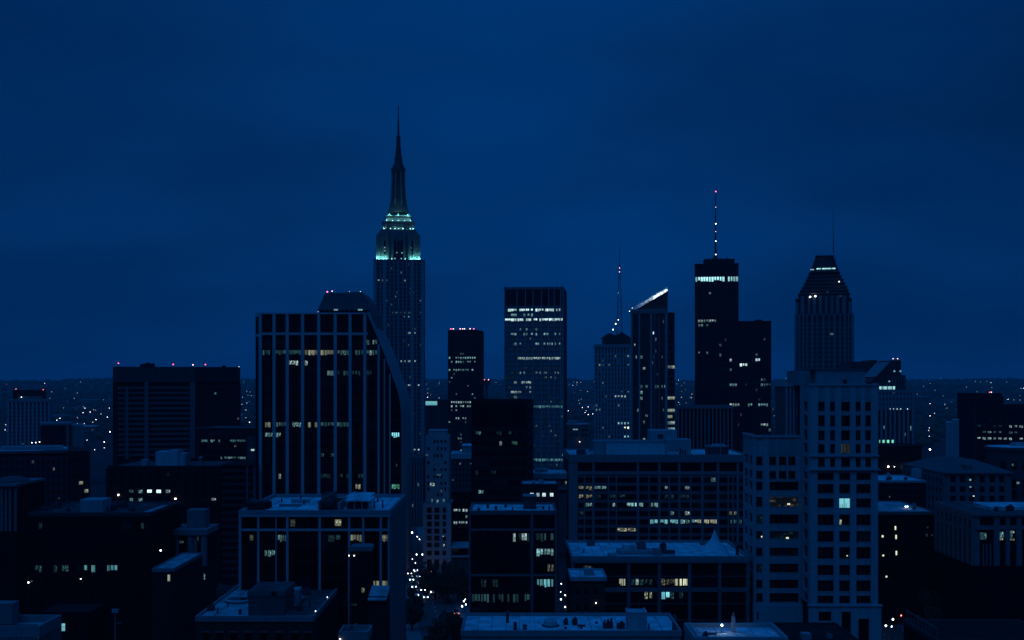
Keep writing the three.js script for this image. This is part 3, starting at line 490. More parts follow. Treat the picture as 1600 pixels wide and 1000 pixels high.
// 12. the big columned tower with the sloping flank
{
  const b = building('sloping_flank_tower', 'large dark office tower with pale columns and a right flank that slopes outward', 500, 400);
  const { g, u, v, s } = b, COL = wall(0.50), FL = wall(0.38), D = 35;
  const flankX = new THREE.CatmullRomCurve3([[572, 487], [578, 500], [588, 524], [600, 553], [612, 586], [621, 612], [625.5, 636], [626.5, 660]].map(([x, y]) => new THREE.Vector3(u(x), v(y), 0)));
  const pts = flankX.getPoints(40), edge = y => { if (y < pts.at(-1).y) return pts.at(-1).x; for (let i = 0; i + 1 < pts.length; i++) if (y <= pts[i].y && y >= pts[i + 1].y) { const t = (pts[i].y - y) / (pts[i].y - pts[i + 1].y + 1e-9); return pts[i].x + (pts[i + 1].x - pts[i].x) * t; } return pts[0].x; };
  const out = [[u(407), 0], [u(407), v(491)], [pts[0].x, v(491)], ...pts.filter(p => p.y < v(491)).map(p => [p.x, p.y]), [pts.at(-1).x, 0]].map(p => new THREE.Vector2(...p));
  put(g, 'glass_body', new THREE.ExtrudeGeometry(new THREE.Shape(out), { depth: D, bevelEnabled: false }), glass[1], 0, 0, -D);
  bx(g, 'rear_body', glass[1], u(398), u(407), 0, v(491), -2.2, -D);
  // left chamfer
  const ch = put(g, 'chamfer_wall', boxGeo(Math.hypot(2, 2.2), v(491), 0.3), glass[1], (u(398) + u(407)) / 2, v(491) / 2, -1.0, -Math.PI / 4);
  for (const y of [v(491), v(522)]) put(g, 'chamfer_band', boxGeo(2.9, 0.9, 0.5), COL, (u(398) + u(407)) / 2, y - 0.4, -0.9, -Math.PI / 4);
  bx(g, 'corner_column', COL, u(397.6), u(399.2), 0, v(491), -1.9, -2.8);
  const cols = [407.5, 429, 449.5, 473.5, 498.7, 524.4, 547.5, 570.5, 592, 601, 609.5];
  const P = cols.map(p => [u(p), (p > 600 ? 2 : p > 590 ? 3 : 4.6) * s, p < 571 ? v(491) : (() => { let y = v(491); while (edge(y) < u(p) + 0.4 && y > 0) y -= 0.3; return y; })()]);
  const rows = every(v(524.5), 2, -16.1 * s);
  const L = [[500, 526, 546, 531, .8, 'white', .7, 'clutter'], [503, 526, 522, 531, .7, 'white', 1, 'fittings'], [574, 534, 590, 537, .8, 'cool', .5, 'clutter'],
    [400, 555, 473, 563, .9, 'teal', .12, 'blinds'], [450, 556, 466, 562, .6, 'white', .9, 'clutter'], [474, 555, 522, 563, 1, 'warm', .34, 'blinds'], [524, 555, 547, 563, .9, 'cool', .28, 'clutter'], [548, 555, 592, 563, .9, 'teal', .16, 'blinds'], [577, 556, 592, 562, .8, 'white', 1, 'fittings'],
    [451, 571, 481, 578, .85, 'white', 1.2, 'clutter'], [500, 586, 524, 592, .5, 'cool', .4, 'blinds'], [524, 586, 582, 592, .6, 'teal', .07, 'blinds'],
    [400, 664, 428, 672, .9, 'warm', .4, 'blinds'], [429, 664, 449, 672, .9, 'cool', .15, 'blinds'], [458, 664, 473, 672, .9, 'cool', .6, 'clutter'], [475, 664, 498, 672, .9, 'warm', .25, 'blinds'], [498, 664, 546, 672, 1, 'teal', .14, 'blinds'],
    [416, 684, 426, 691, 1, 'cool', .7, 'clutter'], [433, 684, 441, 691, 1, 'cool', .6, 'clutter'], [611, 686, 626, 695, 1, 'teal', 1.3, 'full'], [613, 757, 626, 767, 1, 'green', .8, 'clutter'], [556, 754, 568, 760, .9, 'warm', 1.3, 'clutter'], [435, 740, 438, 744, 1, 'white', .6, 'fittings'], [500, 713, 520, 718, .5, 'cool', .12, 'clutter'], [500, 738, 570, 742, .5, 'teal', .05, 'blinds'], [614, 731, 626, 737, .8, 'cool', .2, 'clutter']];
  facade(b, { a0: u(407), a1: u(571), y0: 0, y1: v(491), piers: P, pierMat: COL, pierP: 1.0, rows, spH: 1.35, spMat: wall(0.02, 0.4), spP: 0.12, edge, cuts: [...cols.map(p => u(p)), pts.at(-1).x], inset: 0.5, mod: 4, each: true, lit: L });
  bx(g, 'band', COL, u(405.5), u(575), v(523.5), v(519.8), 0.9, 0.01);
  bx(g, 'band', COL, u(405.5), u(571), v(491), v(489), 1.05, -1);
  for (let i = 0; i + 1 < 8; i++) for (const x of every(u(cols[i]) + 0.9, u(cols[i + 1]) - 0.8, 0.75)) put(g, 'louvre', boxGeo(0.2, v(492) - v(519), 0.3), wall(0.03), x, (v(492) + v(519)) / 2, 0.15);
  flatRoof(b, u(398), u(570), v(490), -2.2, -D, M.roofMid, 0.5, 0.5, COL);
  // the pale flank: one panel per storey down the slope
  const Yf = []; for (let y = v(487); y > 0.2; y -= 16.1 * s / 2) Yf.push(y); Yf.push(0);
  for (let i = 0; i + 1 < Yf.length; i++) {
    const xa = Yf[i] > pts[0].y ? pts[0].x : edge(Yf[i]), xb = edge(Yf[i + 1]), l = Math.hypot(xb - xa, Yf[i] - Yf[i + 1]);
    const m = put(g, 'flank_panel', boxGeo(0.5, l - 0.02, D - 2), FL, (xa + xb) / 2 + 0.27, (Yf[i] + Yf[i + 1]) / 2, -D / 2 + 0.5); m.rotation.z = Math.atan2(xb - xa, Yf[i] - Yf[i + 1]);
  }
  // penthouse with sloping sides
  const PZ = -6, sh = new THREE.Shape([[u(497, PZ), v(490, PZ)], [u(497, PZ), v(482, PZ)], [u(508.5, PZ), v(458, PZ)], [u(565, PZ), v(456, PZ)], [u(577, PZ), v(472, PZ)], [u(584, PZ), v(490, PZ)], [u(590, PZ), v(520, PZ)], [u(560, PZ), v(520, PZ)]].map(p => new THREE.Vector2(...p)));
  put(g, 'penthouse', new THREE.ExtrudeGeometry(sh, { depth: 24, bevelEnabled: false }), wall(0.17), 0, 0, PZ - 24);
  for (const p of every(502, 574, 4.2)) bx(g, 'penthouse_seam', wall(0.14), u(p - 0.3, PZ), u(p + 0.3, PZ), v(484, PZ), v(p < 508 ? 458 + (508 - p) * 2.1 : p > 566 ? 457 + (p - 566) * 1.4 : 459.5, PZ), PZ + 0.12, PZ);
  for (const p of steps(500, 570, 9)) bx(g, 'clerestory_pane', glass[0], u(p, PZ), u(p + 6.5, PZ), v(489.5, PZ), v(484.5, PZ), PZ + 0.14, PZ);
  for (const [p, w] of [[525, 6], [563, 7]]) put(g, 'lit_window', paneGeo(w * s, 0.45), lit('cool', 0.5, 'full'), u(p, PZ), v(484.2, PZ), PZ + 0.25);
  b.beacon(511.5, 456, PZ - 1, RED, 0.42); b.beacon(519, 455, PZ - 1, REDW, 0.3); b.beacon(546, 455.6, PZ - 1, DIMW, 0.16); b.beacon(563, 455.6, PZ - 1, DIMW, 0.2); b.beacon(497, 487, PZ + 1, DIMW, 0.16);
}
// ---------------------------------------------------------------- middle distance
// ribbed stone apartment tower on the right
{
  const b = building('stone_apartment_tower', 'pale stone apartment tower with punched windows, lower left wing and broad base', 1310, 290);
  const { g, u, v, s } = b, ST = wall(0.40), ST2 = wall(0.37);
  const rowsUp = [[628, 643.5], [649, 667], [672.5, 689], [694, 709], [715.5, 730.5]], rowsLo = [[739, 751], [756.5, 772], [779, 794.5], [804, 822], [830, 848], [855, 874.5], [883, 900], [907, 925.5], [931, 944]];
  const colsUp = [[1278.5, 1289], [1297, 1305], [1314.5, 1328.5], [1337, 1345], [1352, 1361]], colsLo = [[1277.5, 1303], [1311.5, 1328.5], [1338, 1361]];
  const X0 = u(1265.5), X1 = u(1372), D = 26;
  bx(g, 'core', M.soot, X0 + 0.6, X1 - 0.6, 0, v(602), -0.75, -D);
  // a wall of piers and spandrels with the panes set back between them
  const grid = (cols, rows, y0, y1, x0, x1, z, litF, blind) => {
    const xs = [x0, ...cols.flat(), x1];
    for (let i = 0; i < xs.length; i += 2) bx(g, 'pier', ST, xs[i], xs[i + 1], y0, y1, z, z - 0.7);
    const ys = [y1, ...rows.flat().map(r => r), y0];
    for (const [c0, c1] of cols) {
      for (let i = 0; i < ys.length; i += 2) if (ys[i] - ys[i + 1] > 0.05) bx(g, 'spandrel', ST2, c0, c1, ys[i + 1], ys[i], z - 0.16, z - 0.7);
      for (const [a, c] of rows) {
        const w = c1 - c0, h = a - c, L = litF?.((c0 + c1) / 2, (a + c) / 2);
        if (L) put(g, 'lit_window', paneGeo(w, h), L, (c0 + c1) / 2, (a + c) / 2, z - 0.62);
        else put(g, 'window', paneGeo(w, h), someGlass(), (c0 + c1) / 2, (a + c) / 2, z - 0.62);
        bx(g, 'sill', ST2, c0 + 0.02, c1 - 0.02, c, c + 0.14, z - 0.1, z - 0.58);
        for (let k = 1, n = Math.max(2, Math.round(w / 1.3)); k < n; k++) put(g, 'mullion', boxGeo(0.09, h - 0.16, 0.08), wall(0.11), c0 + w * k / n, (a + c) / 2 + 0.07, z - 0.55);
      }
    }
  };
  const vr = r => r.map(([p, q]) => [v(p), v(q)]), ur = c => c.map(([p, q]) => [u(p), u(q)]);
  const litMain = (x, y) => {
    const near = (px, py, r = 6) => Math.abs(x - u(px)) < r * s && Math.abs(y - v(py)) < r * s * 1.4;
    if (near(1320, 787)) return lit('teal', 0.95, 'full'); if (near(1320, 701)) return lit('warm', 0.05, 'blinds'); return null;
  };
  grid(ur(colsUp), vr(rowsUp), v(733), v(602), X0, X1, 0, litMain);
  grid(ur(colsLo), vr(rowsLo), v(945.5), v(734.5), X0, X1, 0.004, litMain);
  for (const p of colsUp) bx(g, 'blind_panel', wall(0.3), u(p[0]), u(p[1]), v(626), v(604), -0.1, -0.16);
  bx(g, 'cornice', ST, X0 - 0.3, X1 + 0.3, v(713.2), v(711.4), 0.45, 0.01); bx(g, 'cornice', ST, X0 - 0.5, X1 + 0.5, v(734.6), v(732.4), 0.6, 0.012);
  put(g, 'lit_window', paneGeo(0.7, 1.3), lit('warm', 1.6, 'clutter'), u(1314), v(816), -0.56); put(g, 'lit_window', paneGeo(0.3, 0.3), lit('warm', 1.3, 'full'), u(1324.7), v(869), -0.56);
  // left side wall of the shaft
  for (const [p, q, m] of [...rowsUp, ...rowsLo].map(r => [...r])) { put(g, 'window', paneGeo(4.2, v(p) - v(q)), glass[0], X0 + 0.52, (v(p) + v(q)) / 2, -4.6, -Math.PI / 2); }
  bx(g, 'pier', ST, X0, X0 + 0.6, v(945), v(602), -0.7, -2.4); bx(g, 'pier', ST, X0, X0 + 0.6, v(945), v(602), -6.8, -10.2);
  const all = [602, ...rowsUp.flat(), ...rowsLo.flat(), 945]; for (let i = 0; i < all.length; i += 2) if (all[i + 1] - all[i] > 0.3) bx(g, 'spandrel', ST2, X0 + 0.12, X0 + 0.6, v(all[i + 1]), v(all[i]), -2.4, -6.8);
  // right side wall
  bx(g, 'side_wall', ST, X1 - 0.6, X1 - 0.002, 0, v(602), -0.7, -D);
  // top
  bx(g, 'parapet', ST, X0 - 0.2, X1 + 0.2, v(602) - 0.1, v(600.2), 0.2, -0.8);
  bx(g, 'roof', M.roofMid, X0, X1, v(602), v(602) + 0.05, -0.8, -D);
  for (const p of [1268, 1283, 1300, 1315, 1333, 1350, 1367]) bx(g, 'parapet_block', ST, u(p - 3.5), u(p + 3.5), v(600.2), v(598.6), 0.1, -0.7);
  bx(g, 'crown_block', wall(0.30), u(1275, -6), u(1352, -6), v(602, -6), v(577.5, -6), -6, -D + 2);
  bx(g, 'crown_block', wall(0.30), u(1248, -9), u(1274.9, -9), v(602, -9), v(579, -9), -9, -D + 4);
  bx(g, 'crown_cap', wall(0.18), u(1269, -6), u(1353, -6), v(577.5, -6), v(576.4, -6), -5.6, -D + 1.6);
  for (const p of [1256, 1263]) bx(g, 'crown_fin', wall(0.33), u(p, -9), u(p + 2, -9), v(601, -9), v(580, -9), -8.4, -9);
  put(g, 'vent_louvre', boxGeo(0.9, 1.0, 0.1), M.black, u(1320, -6), v(596, -6), -5.95);
  // ribbed stair shaft behind the wing
  const ZR = -16; bx(g, 'stair_shaft', wall(0.13), u(1227, ZR), u(1262, ZR), 0, v(604, ZR), ZR, ZR - 12);
  for (const p of [1228.5, 1234, 1239.5, 1245, 1250.5]) bx(g, 'rib', ST, u(p - 1.3, ZR), u(p + 1.3, ZR), v(690, ZR), v(603, ZR), ZR, ZR + 0.8);
  bx(g, 'stair_cap', ST, u(1226, ZR), u(1263, ZR), v(604, ZR), v(602, ZR), ZR + 1, ZR - 12.4);
  // left wing
  const Z = -10, U = p => u(p, Z), V = p => v(p, Z), WX0 = U(1178), WX1 = U(1250);
  bx(g, 'wing_core', M.soot, WX0 + 0.6, WX1 + 3, 0, V(683), Z - 0.75, Z - 14);
  const wUp = [[713.5, 728], [736, 749.5]], cUp = [[1179.6 + 2, 1191.6], [1202, 1213], [1217, 1229], [1232, 1243]], wLo = [[753, 767], [776.5, 793], [804, 819.5], [830, 843], [856, 870], [881, 896], [906, 920.5], [927, 942]], cLo = [[1181.6, 1191.6], [1202.5, 1248]];
  const UR = c => c.map(([p, q]) => [U(p), U(q)]), VR = r => r.map(([p, q]) => [V(p), V(q)]);
  const litW = (x, y) => { const near = (px, py, rx, ry) => Math.abs(x - U(px)) < rx * s && Math.abs(y - V(py)) < ry * s; return near(1225, 785, 8, 6) ? lit('warm', 0.05, 'clutter') : near(1187, 812, 6, 6) ? lit('cool', 0.03, 'clutter') : near(1187, 888, 6, 6) ? lit('cool', 0.02, 'clutter') : near(1225, 837, 8, 6) ? lit('teal', 0.02, 'clutter') : null; };
  grid(UR(cUp), VR(wUp), V(751), V(683), WX0, WX1 + 2.2, Z, litW); grid(UR(cLo), VR(wLo), V(945), V(751), WX0, WX1 + 2.2, Z + 0.004, litW);
  for (const [p, y] of [[1233, 788], [1231, 841], [1192, 839]]) put(g, 'lit_window', paneGeo(0.7, 0.4), lit('warm', 1.4, 'full'), U(p), V(y), Z - 0.5);
  for (const p of every(1199, 1248, 3.2)) bx(g, 'flute', ST, U(p), U(p + 1.5), V(709), V(686), Z + 0.1, Z);
  bx(g, 'wing_parapet', ST, WX0 - 0.2, WX1 + 2.4, V(683) - 0.1, V(680), Z + 0.25, Z - 0.8); bx(g, 'roof', M.tar, WX0, WX1 + 2, V(683) - 0.05, V(683) + 0.05, Z - 0.8, Z - 14);
  bx(g, 'wing_parapet', ST, WX0 - 0.2, WX0 + 0.6, V(683) - 0.1, V(679.5), Z - 0.8, Z - 14);
  for (const [p, h] of [[1181, 2.2], [1184, 1.4], [1196, 1.8]]) vent(b, u(p, Z - 8), V(683), Z - 8, h, 0.2, M.iron);
  { // wing's left wall
    const dz = 14; bx(g, 'pier', ST2, WX0, WX0 + 0.55, 0, V(683), Z - 0.7, Z - 2.2); bx(g, 'pier', ST2, WX0, WX0 + 0.55, 0, V(683), Z - 6.2, Z - 8); bx(g, 'pier', ST2, WX0, WX0 + 0.55, 0, V(683), Z - 12.4, Z - dz);
    const R = [...wUp, ...wLo], ys = [683, ...R.flat(), 1000];
    for (const [za, zb] of [[-2.2, -6.2], [-8, -12.4]]) { for (let i = 0; i < ys.length; i += 2) if (ys[i + 1] - ys[i] > 0.3) bx(g, 'spandrel', ST2, WX0 + 0.1, WX0 + 0.55, V(ys[i + 1]), V(ys[i]), Z + za, Z + zb); for (const [p, q] of R) put(g, 'window', paneGeo(za - zb, V(p) - V(q)), someGlass(), WX0 + 0.5, (V(p) + V(q)) / 2, Z + (za + zb) / 2, -Math.PI / 2); }
  }
  // base storeys
  const base = (x0, x1, z, holes, yt) => { const xs = [x0, ...holes.flatMap(h => [h[0], h[1]]), x1]; for (let i = 0; i < xs.length; i += 2) bx(g, 'base_wall', ST, xs[i], xs[i + 1], 0, yt, z, z - 1); for (const [a, c, t, bt] of holes) { bx(g, 'base_wall', ST, a, c, t, yt, z - 0.01, z - 1); if (bt > 0) bx(g, 'base_wall', ST, a, c, 0, bt, z - 0.01, z - 1); put(g, 'window', paneGeo(c - a, t - Math.max(bt, 0)), glass[0], (a + c) / 2, (t + Math.max(bt, 0)) / 2, z - 0.6); } };
  base(X0 - 0.4, X1 + 0.6, 0.7, [[u(1278), u(1298), v(955), v(970)], [u(1314), u(1328.5), v(955), 0], [u(1340), u(1357), v(966), 0]], v(946.5));
  bx(g, 'base_cornice', ST, X0 - 0.7, X1 + 0.9, v(946.5), v(944.6), 1.0, -0.4);
  base(WX0 - 0.2, WX1 + 2, Z + 0.5, [[U(1179) + 0.5, U(1185), V(956), V(968)]], V(945));
  bx(g, 'base_side_wall', ST, X1 - 0.4, X1 + 0.6, 0, v(946.6), -0.3, -D);
}
// wide gridded office behind the roofs
{
  const b = building('gridded_office', 'wide grey office block with gridded windows and pale rooftop plant walls', 1024, 450);
  const { g, u, v, s } = b, ST = wall(0.23), ST2 = wall(0.14), D = 38;
  bx(g, 'core', M.soot, u(890), u(1166), 0, v(714), -0.1, -D);
  bx(g, 'corner_pier', ST, u(888.5), u(902.5), 0, v(716), 0.7, -2);
  const major = [927, 996.5, 1030, 1061, 1097, 1121.5, 1152.5], minor = [913, 950.5, 963, 1014, 1045.5, 1079, 1137.5, 1145];
  const P = [...major.map(p => [u(p), 3.6 * s]), ...minor.map(p => [u(p), 2.0 * s, v(741)])];
  const rows = every(v(741.2), v(848), -13.1 * s);
  facade(b, { a0: u(902), a1: u(1166), y0: 0, y1: v(721), piers: P, pierMat: ST, pierP: 0.7, rows: rows, spH: 1.2, spMat: ST2, spP: 0.45, inset: 0.42, cuts: [u(902.5), ...major.map(p => u(p)), ...minor.map(p => u(p)), u(1166)], mod: 2, each: true,
    lit: [[903, 770, 911, 772, 1, 'warm', 1.0, 'clutter'], [915, 770, 925, 772, 1, 'warm', .9, 'clutter'], [903, 783, 911, 785, 1, 'warm', 1, 'clutter'], [916, 783, 925, 785, .8, 'warm', .8, 'clutter'], [928, 770, 950, 772, .7, 'cool', .4, 'fittings'], [929, 783, 996, 785, .7, 'teal', .1, 'clutter'], [914, 796, 925, 798, .8, 'cool', .5, 'clutter'], [951, 796, 963, 798, .7, 'white', 1.0, 'clutter'], [980, 796, 1030, 798, .8, 'cool', .55, 'blinds'], [1034, 783, 1075, 785, .5, 'teal', .1, 'clutter'], [1049, 809, 1060, 811, .6, 'cool', .5, 'clutter'], [1071, 809, 1082, 811, .8, 'white', .8, 'clutter'], [1140, 809, 1150, 811, 1, 'warm', .7, 'clutter'], [1018, 822, 1060, 824, 1, 'teal', .9, 'blinds'], [1061, 822, 1090, 824, .9, 'cool', .9, 'clutter'], [1085, 822, 1117, 824, .9, 'warm', .7, 'blinds'], [1124, 822, 1160, 824, .5, 'teal', .4, 'clutter'], [968, 835, 976, 837, .9, 'warm', .9, 'clutter'], [983, 835, 995, 837, .9, 'warm', .6, 'clutter'], [905, 809, 915, 811, .6, 'teal', .1, 'clutter'], [1010, 770, 1095, 772, .12, 'white', .7, 'fittings'], [1110, 757, 1120, 759, .8, 'cool', .25, 'fittings']] });
  bx(g, 'attic_band', ST, u(888), u(1168), v(722), v(712), 1.0, -D);
  bx(g, 'band', ST, u(902.5), u(1166), v(741), v(736.5), 0.74, -0.05);
  for (const [p, q] of [[903, 925], [929, 994.5], [999, 1028], [1032, 1059], [1063, 1120], [1124, 1151], [1154.5, 1164]]) put(g, 'window', paneGeo((q - p) * s, v(722) - v(736.5)), glass[0], u((p + q) / 2), (v(722) + v(736.5)) / 2, -0.04);
  const yr = v(712);
  flatRoof(b, u(888.5), u(1168), yr, 0.9, -D, M.roof, 0.5, 0.5, ST);
  const W = wall(0.5), Z = -8;
  bx(g, 'plant_wall', W, u(945, Z), u(1040, Z), yr, v(691, Z), Z, Z - 16); bx(g, 'plant_coping', ST, u(944.5, Z), u(1040.5, Z), v(691, Z), v(690, Z), Z + 0.2, Z - 16.2);
  bx(g, 'penthouse', wall(0.4), u(1017, -12), u(1058, -12), yr, v(672.5, -12), -12, -24); put(g, 'vent_louvre', boxGeo(2.2, 1.6, 0.1), M.dark, u(1032, -12), v(682, -12), -11.95);
  bx(g, 'penthouse', wall(0.33), u(1040.4, Z), u(1080, -7), yr, v(687, Z), -7, Z - 12);
  bx(g, 'plant_wall', wall(0.3), u(928, -6), u(944, -6), yr, v(689, -6), -6, -14); bx(g, 'rooftop_shed', M.dark, u(902, -9), u(916, -9), yr, v(703, -9), -9, -16); roofUnit(b, u(921, -4), yr, -4, 3, 1.4, 2.5, W); roofUnit(b, u(908, -3), yr, -3, 3.4, 1.0, 2.5, M.dark);
  const t = put(g, 'cooling_tower', cyl(4.8, 4.6, 3.2, 20), M.dark, u(1120, -8), yr + 1.7, -8); put(t, 'rim', new THREE.TorusGeometry(4.7, 0.25, 6, 24).rotateX(Math.PI / 2), wall(0.3), 0, 1.6, 0); put(t, 'fan_deck', cyl(2.6, 3.2, 0.8, 16), wall(0.3), 0.6, 2.0, 0);
  for (const p of [1063, 1067, 1071]) vent(b, u(p, -4), yr, -4, rr(1.5, 3), 0.3);
  put(g, 'flag_pole', cyl(0.1, 0.12, 9, 6), M.metal, u(1126, -3), yr + 4.5, -3);
  for (const [p, w] of [[1048, 2.2], [1056, 1.6]]) roofUnit(b, u(p, -3), yr, -3, w, 1.4, 2, W);
}
// low office with big bays in front of it
{
  const b = building('big_bay_office', 'low office with pale flat roof and wide dark window bays', 1026, 300);
  const { g, u, v, s } = b, D = 30, yr = v(873), ST = wall(0.26);
  bx(g, 'core', M.soot, u(893), u(1170), 0, yr - 0.5, -0.3, -D);
  const cols = [894.5, 982, 1030, 1077, 1124, 1168], cu = cols.map(p => u(p));
  facade(b, { a0: u(893), a1: u(1170), y0: 0, y1: v(879), piers: cols.map(p => [u(p), 5 * s]), pierMat: wall(0.17), pierP: 0.6, rows: [v(878.5), v(899.5), v(918.5), v(942), v(968)], spH: 0.35, spMat: wall(0.1), spP: 0.1, inset: 0.5, mod: 6, each: true, litH: 0.55,
    lit: [[970, 908, 980, 910, 1, 'warm', .8, 'blinds'], [986, 903, 1027, 915, .75, 'teal', .12, 'clutter'], [986, 903, 996, 906, 1, 'white', 1, 'fittings'], [1033, 908, 1056, 910, .9, 'warm', .35, 'clutter'], [1056, 908, 1076, 910, 1, 'warm', 1.0, 'blinds'], [1004, 930, 1020, 933, 1, 'warm', .9, 'clutter'], [1032, 930, 1046, 940, 1, 'teal', .8, 'full'], [1046, 930, 1074, 940, .7, 'teal', .2, 'clutter'], [1138, 930, 1142, 935, 1, 'white', .4, 'clutter'], [915, 884, 922, 888, .6, 'warm', .4, 'clutter']] });
  bx(g, 'band', wall(0.17), u(893), u(1170), v(924.5), v(918), 0.5, -0.2);
  bx(g, 'attic_band', wall(0.2), u(892), u(1171), v(879), yr - 0.45, 0.75, -1);
  flatRoof(b, u(892), u(1171), yr, 0.75, -D, M.roof, 0.75, 0.45, ST);
  // rooftop plant
  bx(g, 'plant_deck', wall(0.3), u(966, -6), u(1022, -6), yr, v(861, -6), -6, -12); bx(g, 'plant_top', M.roof, u(974, -9), u(995, -9), v(861, -9) + 0.3, v(848, -9) - 0.5, -8, -12); roofUnit(b, u(1001, -10), v(859, -9), -10, 2.6, 1.6, 3, M.dim);
  bx(g, 'plant_deck', wall(0.2), u(1022.2, -5), u(1034, -5), yr, v(859, -5), -5, -9); roofUnit(b, u(1036, -8), yr + 1, -8, 1.6, 1.6, 1.6, M.dark); bx(g, 'duct', M.dark, u(1030, -7), u(1055, -7), yr + 0.3, yr + 1.1, -7, -8.2);
  for (let i = 0; i < 6; i++) bx(g, 'rail_post', M.iron, u(1036 + i * 3.6, -4) - 0.05, u(1036 + i * 3.6, -4) + 0.05, yr, yr + 1.1, -4, -4.1); bx(g, 'rail', M.iron, u(1035.5, -4), u(1055, -4), yr + 1.05, yr + 1.13, -4, -4.1);
  bx(g, 'roof_hatch', M.light, u(950, -3), u(964, -3), yr, yr + 0.9, -3, -5); roofUnit(b, u(923, -24), yr, -24, 2.2, 1.2, 2, M.dim); roofUnit(b, u(1099, -25), yr, -25, 1.8, 1.0, 2, M.mid); vent(b, u(912, -10), yr, -10, 0.8, 0.3, M.light);
  // pyramid skylight with mast and slanting stay
  const py = put(g, 'tent_roof', new THREE.LatheGeometry([[5.2, 0], [3.6, 0.5], [2.3, 1.4], [1.3, 2.7], [0.6, 4.2], [0.12, 5.4], [0.001, 5.5]].map(q => new THREE.Vector2(...q)), 4, Math.PI / 4), M.roof, u(1117, -18), yr, -18); put(py, 'finial', cyl(0.06, 0.08, 1.4, 6), M.metal, 0, 6.0, 0);
  put(g, 'stay_cable', new THREE.TubeGeometry(new THREE.LineCurve3(new THREE.Vector3(u(1117, -18), yr + 5.4, -18), new THREE.Vector3(u(1141, -2), yr + 0.1, -2)), 1, 0.07, 5), M.iron, 0, 0, 0);
  vent(b, u(1152, -6), yr, -6, 2.4, 0.45, M.iron);
}
{
  const b = building('brick_annex', 'small dark brick annex with bright roof beside the alley', 920, 272);
  const { g, u, v, s } = b, yr = v(904);
  bx(g, 'wall', M.brick, u(894), u(946), 0, yr - 0.4, 0, -12);
  flatRoof(b, u(891), u(948), yr, 0.4, -12, M.roof, 0.45, 0.3, wall(0.4)); bx(g, 'roof_hatch', wall(0.3), u(913, -4), u(928, -4), yr, yr + 1.5, -4, -7);
  for (const y of [925, 950]) for (const p of [903, 916, 930]) { put(g, 'window', paneGeo(0.9, 1.5), glass[1], u(p), v(y), 0.02); bx(g, 'sill', M.dim, u(p) - 0.55, u(p) + 0.55, v(y) - 0.9, v(y) - 0.76, 0.12, 0.001); }
  put(g, 'wall_lamp', ico(0.14), WHITE, u(931), v(942), 0.3); put(g, 'lamp_bracket', boxGeo(0.08, 0.08, 0.3), M.iron, u(931), v(942) + 0.15, 0.15);
}
// centre: black slab and the office in front of it
{
  const b = building('black_slab', 'plain black slab with a bluish side in the middle of the skyline', 780, 440, { turn: -0.09 });
  const { g, u, v, s } = b, W = 43.5 * s;
  bx(g, 'wall', M.soot, -W, W, 0, v(627), 0, -30);
  facade(b, { a0: -W, a1: W, y0: 0, y1: v(630), piers: steps(-W + 0.2, W - 0.2, 3), pierW: 0.4, pierMat: M.soot, pierP: 0.3, rows: [v(628), ...every(v(667), 2, -3.75)], spH: 1.6, spMat: wall(0.024), spP: 0.15, inset: 0.2, mod: 6, each: true,
    lit: [[741, 676, 750, 678, .9, 'teal', .5, 'clutter'], [768, 676, 800, 678, .5, 'teal', .05, 'blinds'], [780, 702, 784, 704, 1, 'white', .5, 'fittings'], [800, 703, 808, 705, .7, 'green', .4, 'clutter'], [746, 766, 755, 768, 1, 'cool', 1, 'clutter'], [740, 735, 775, 737, .4, 'teal', .05, 'clutter']] });
  facade(b, { side: 'right', at: W, a0: 0, a1: 30, y0: 0, y1: v(627), piers: steps(0.4, 29.6, 5), pierW: 0.6, pierMat: wall(0.06), pierP: 0.3, rows: every(v(630), 2, -3.75), spH: 2.3, spMat: wall(0.055), spP: 0.2 });
  flatRoof(b, -W, W, v(627), 0.4, -30, M.tar, 0.5, 0.4, M.black);
}
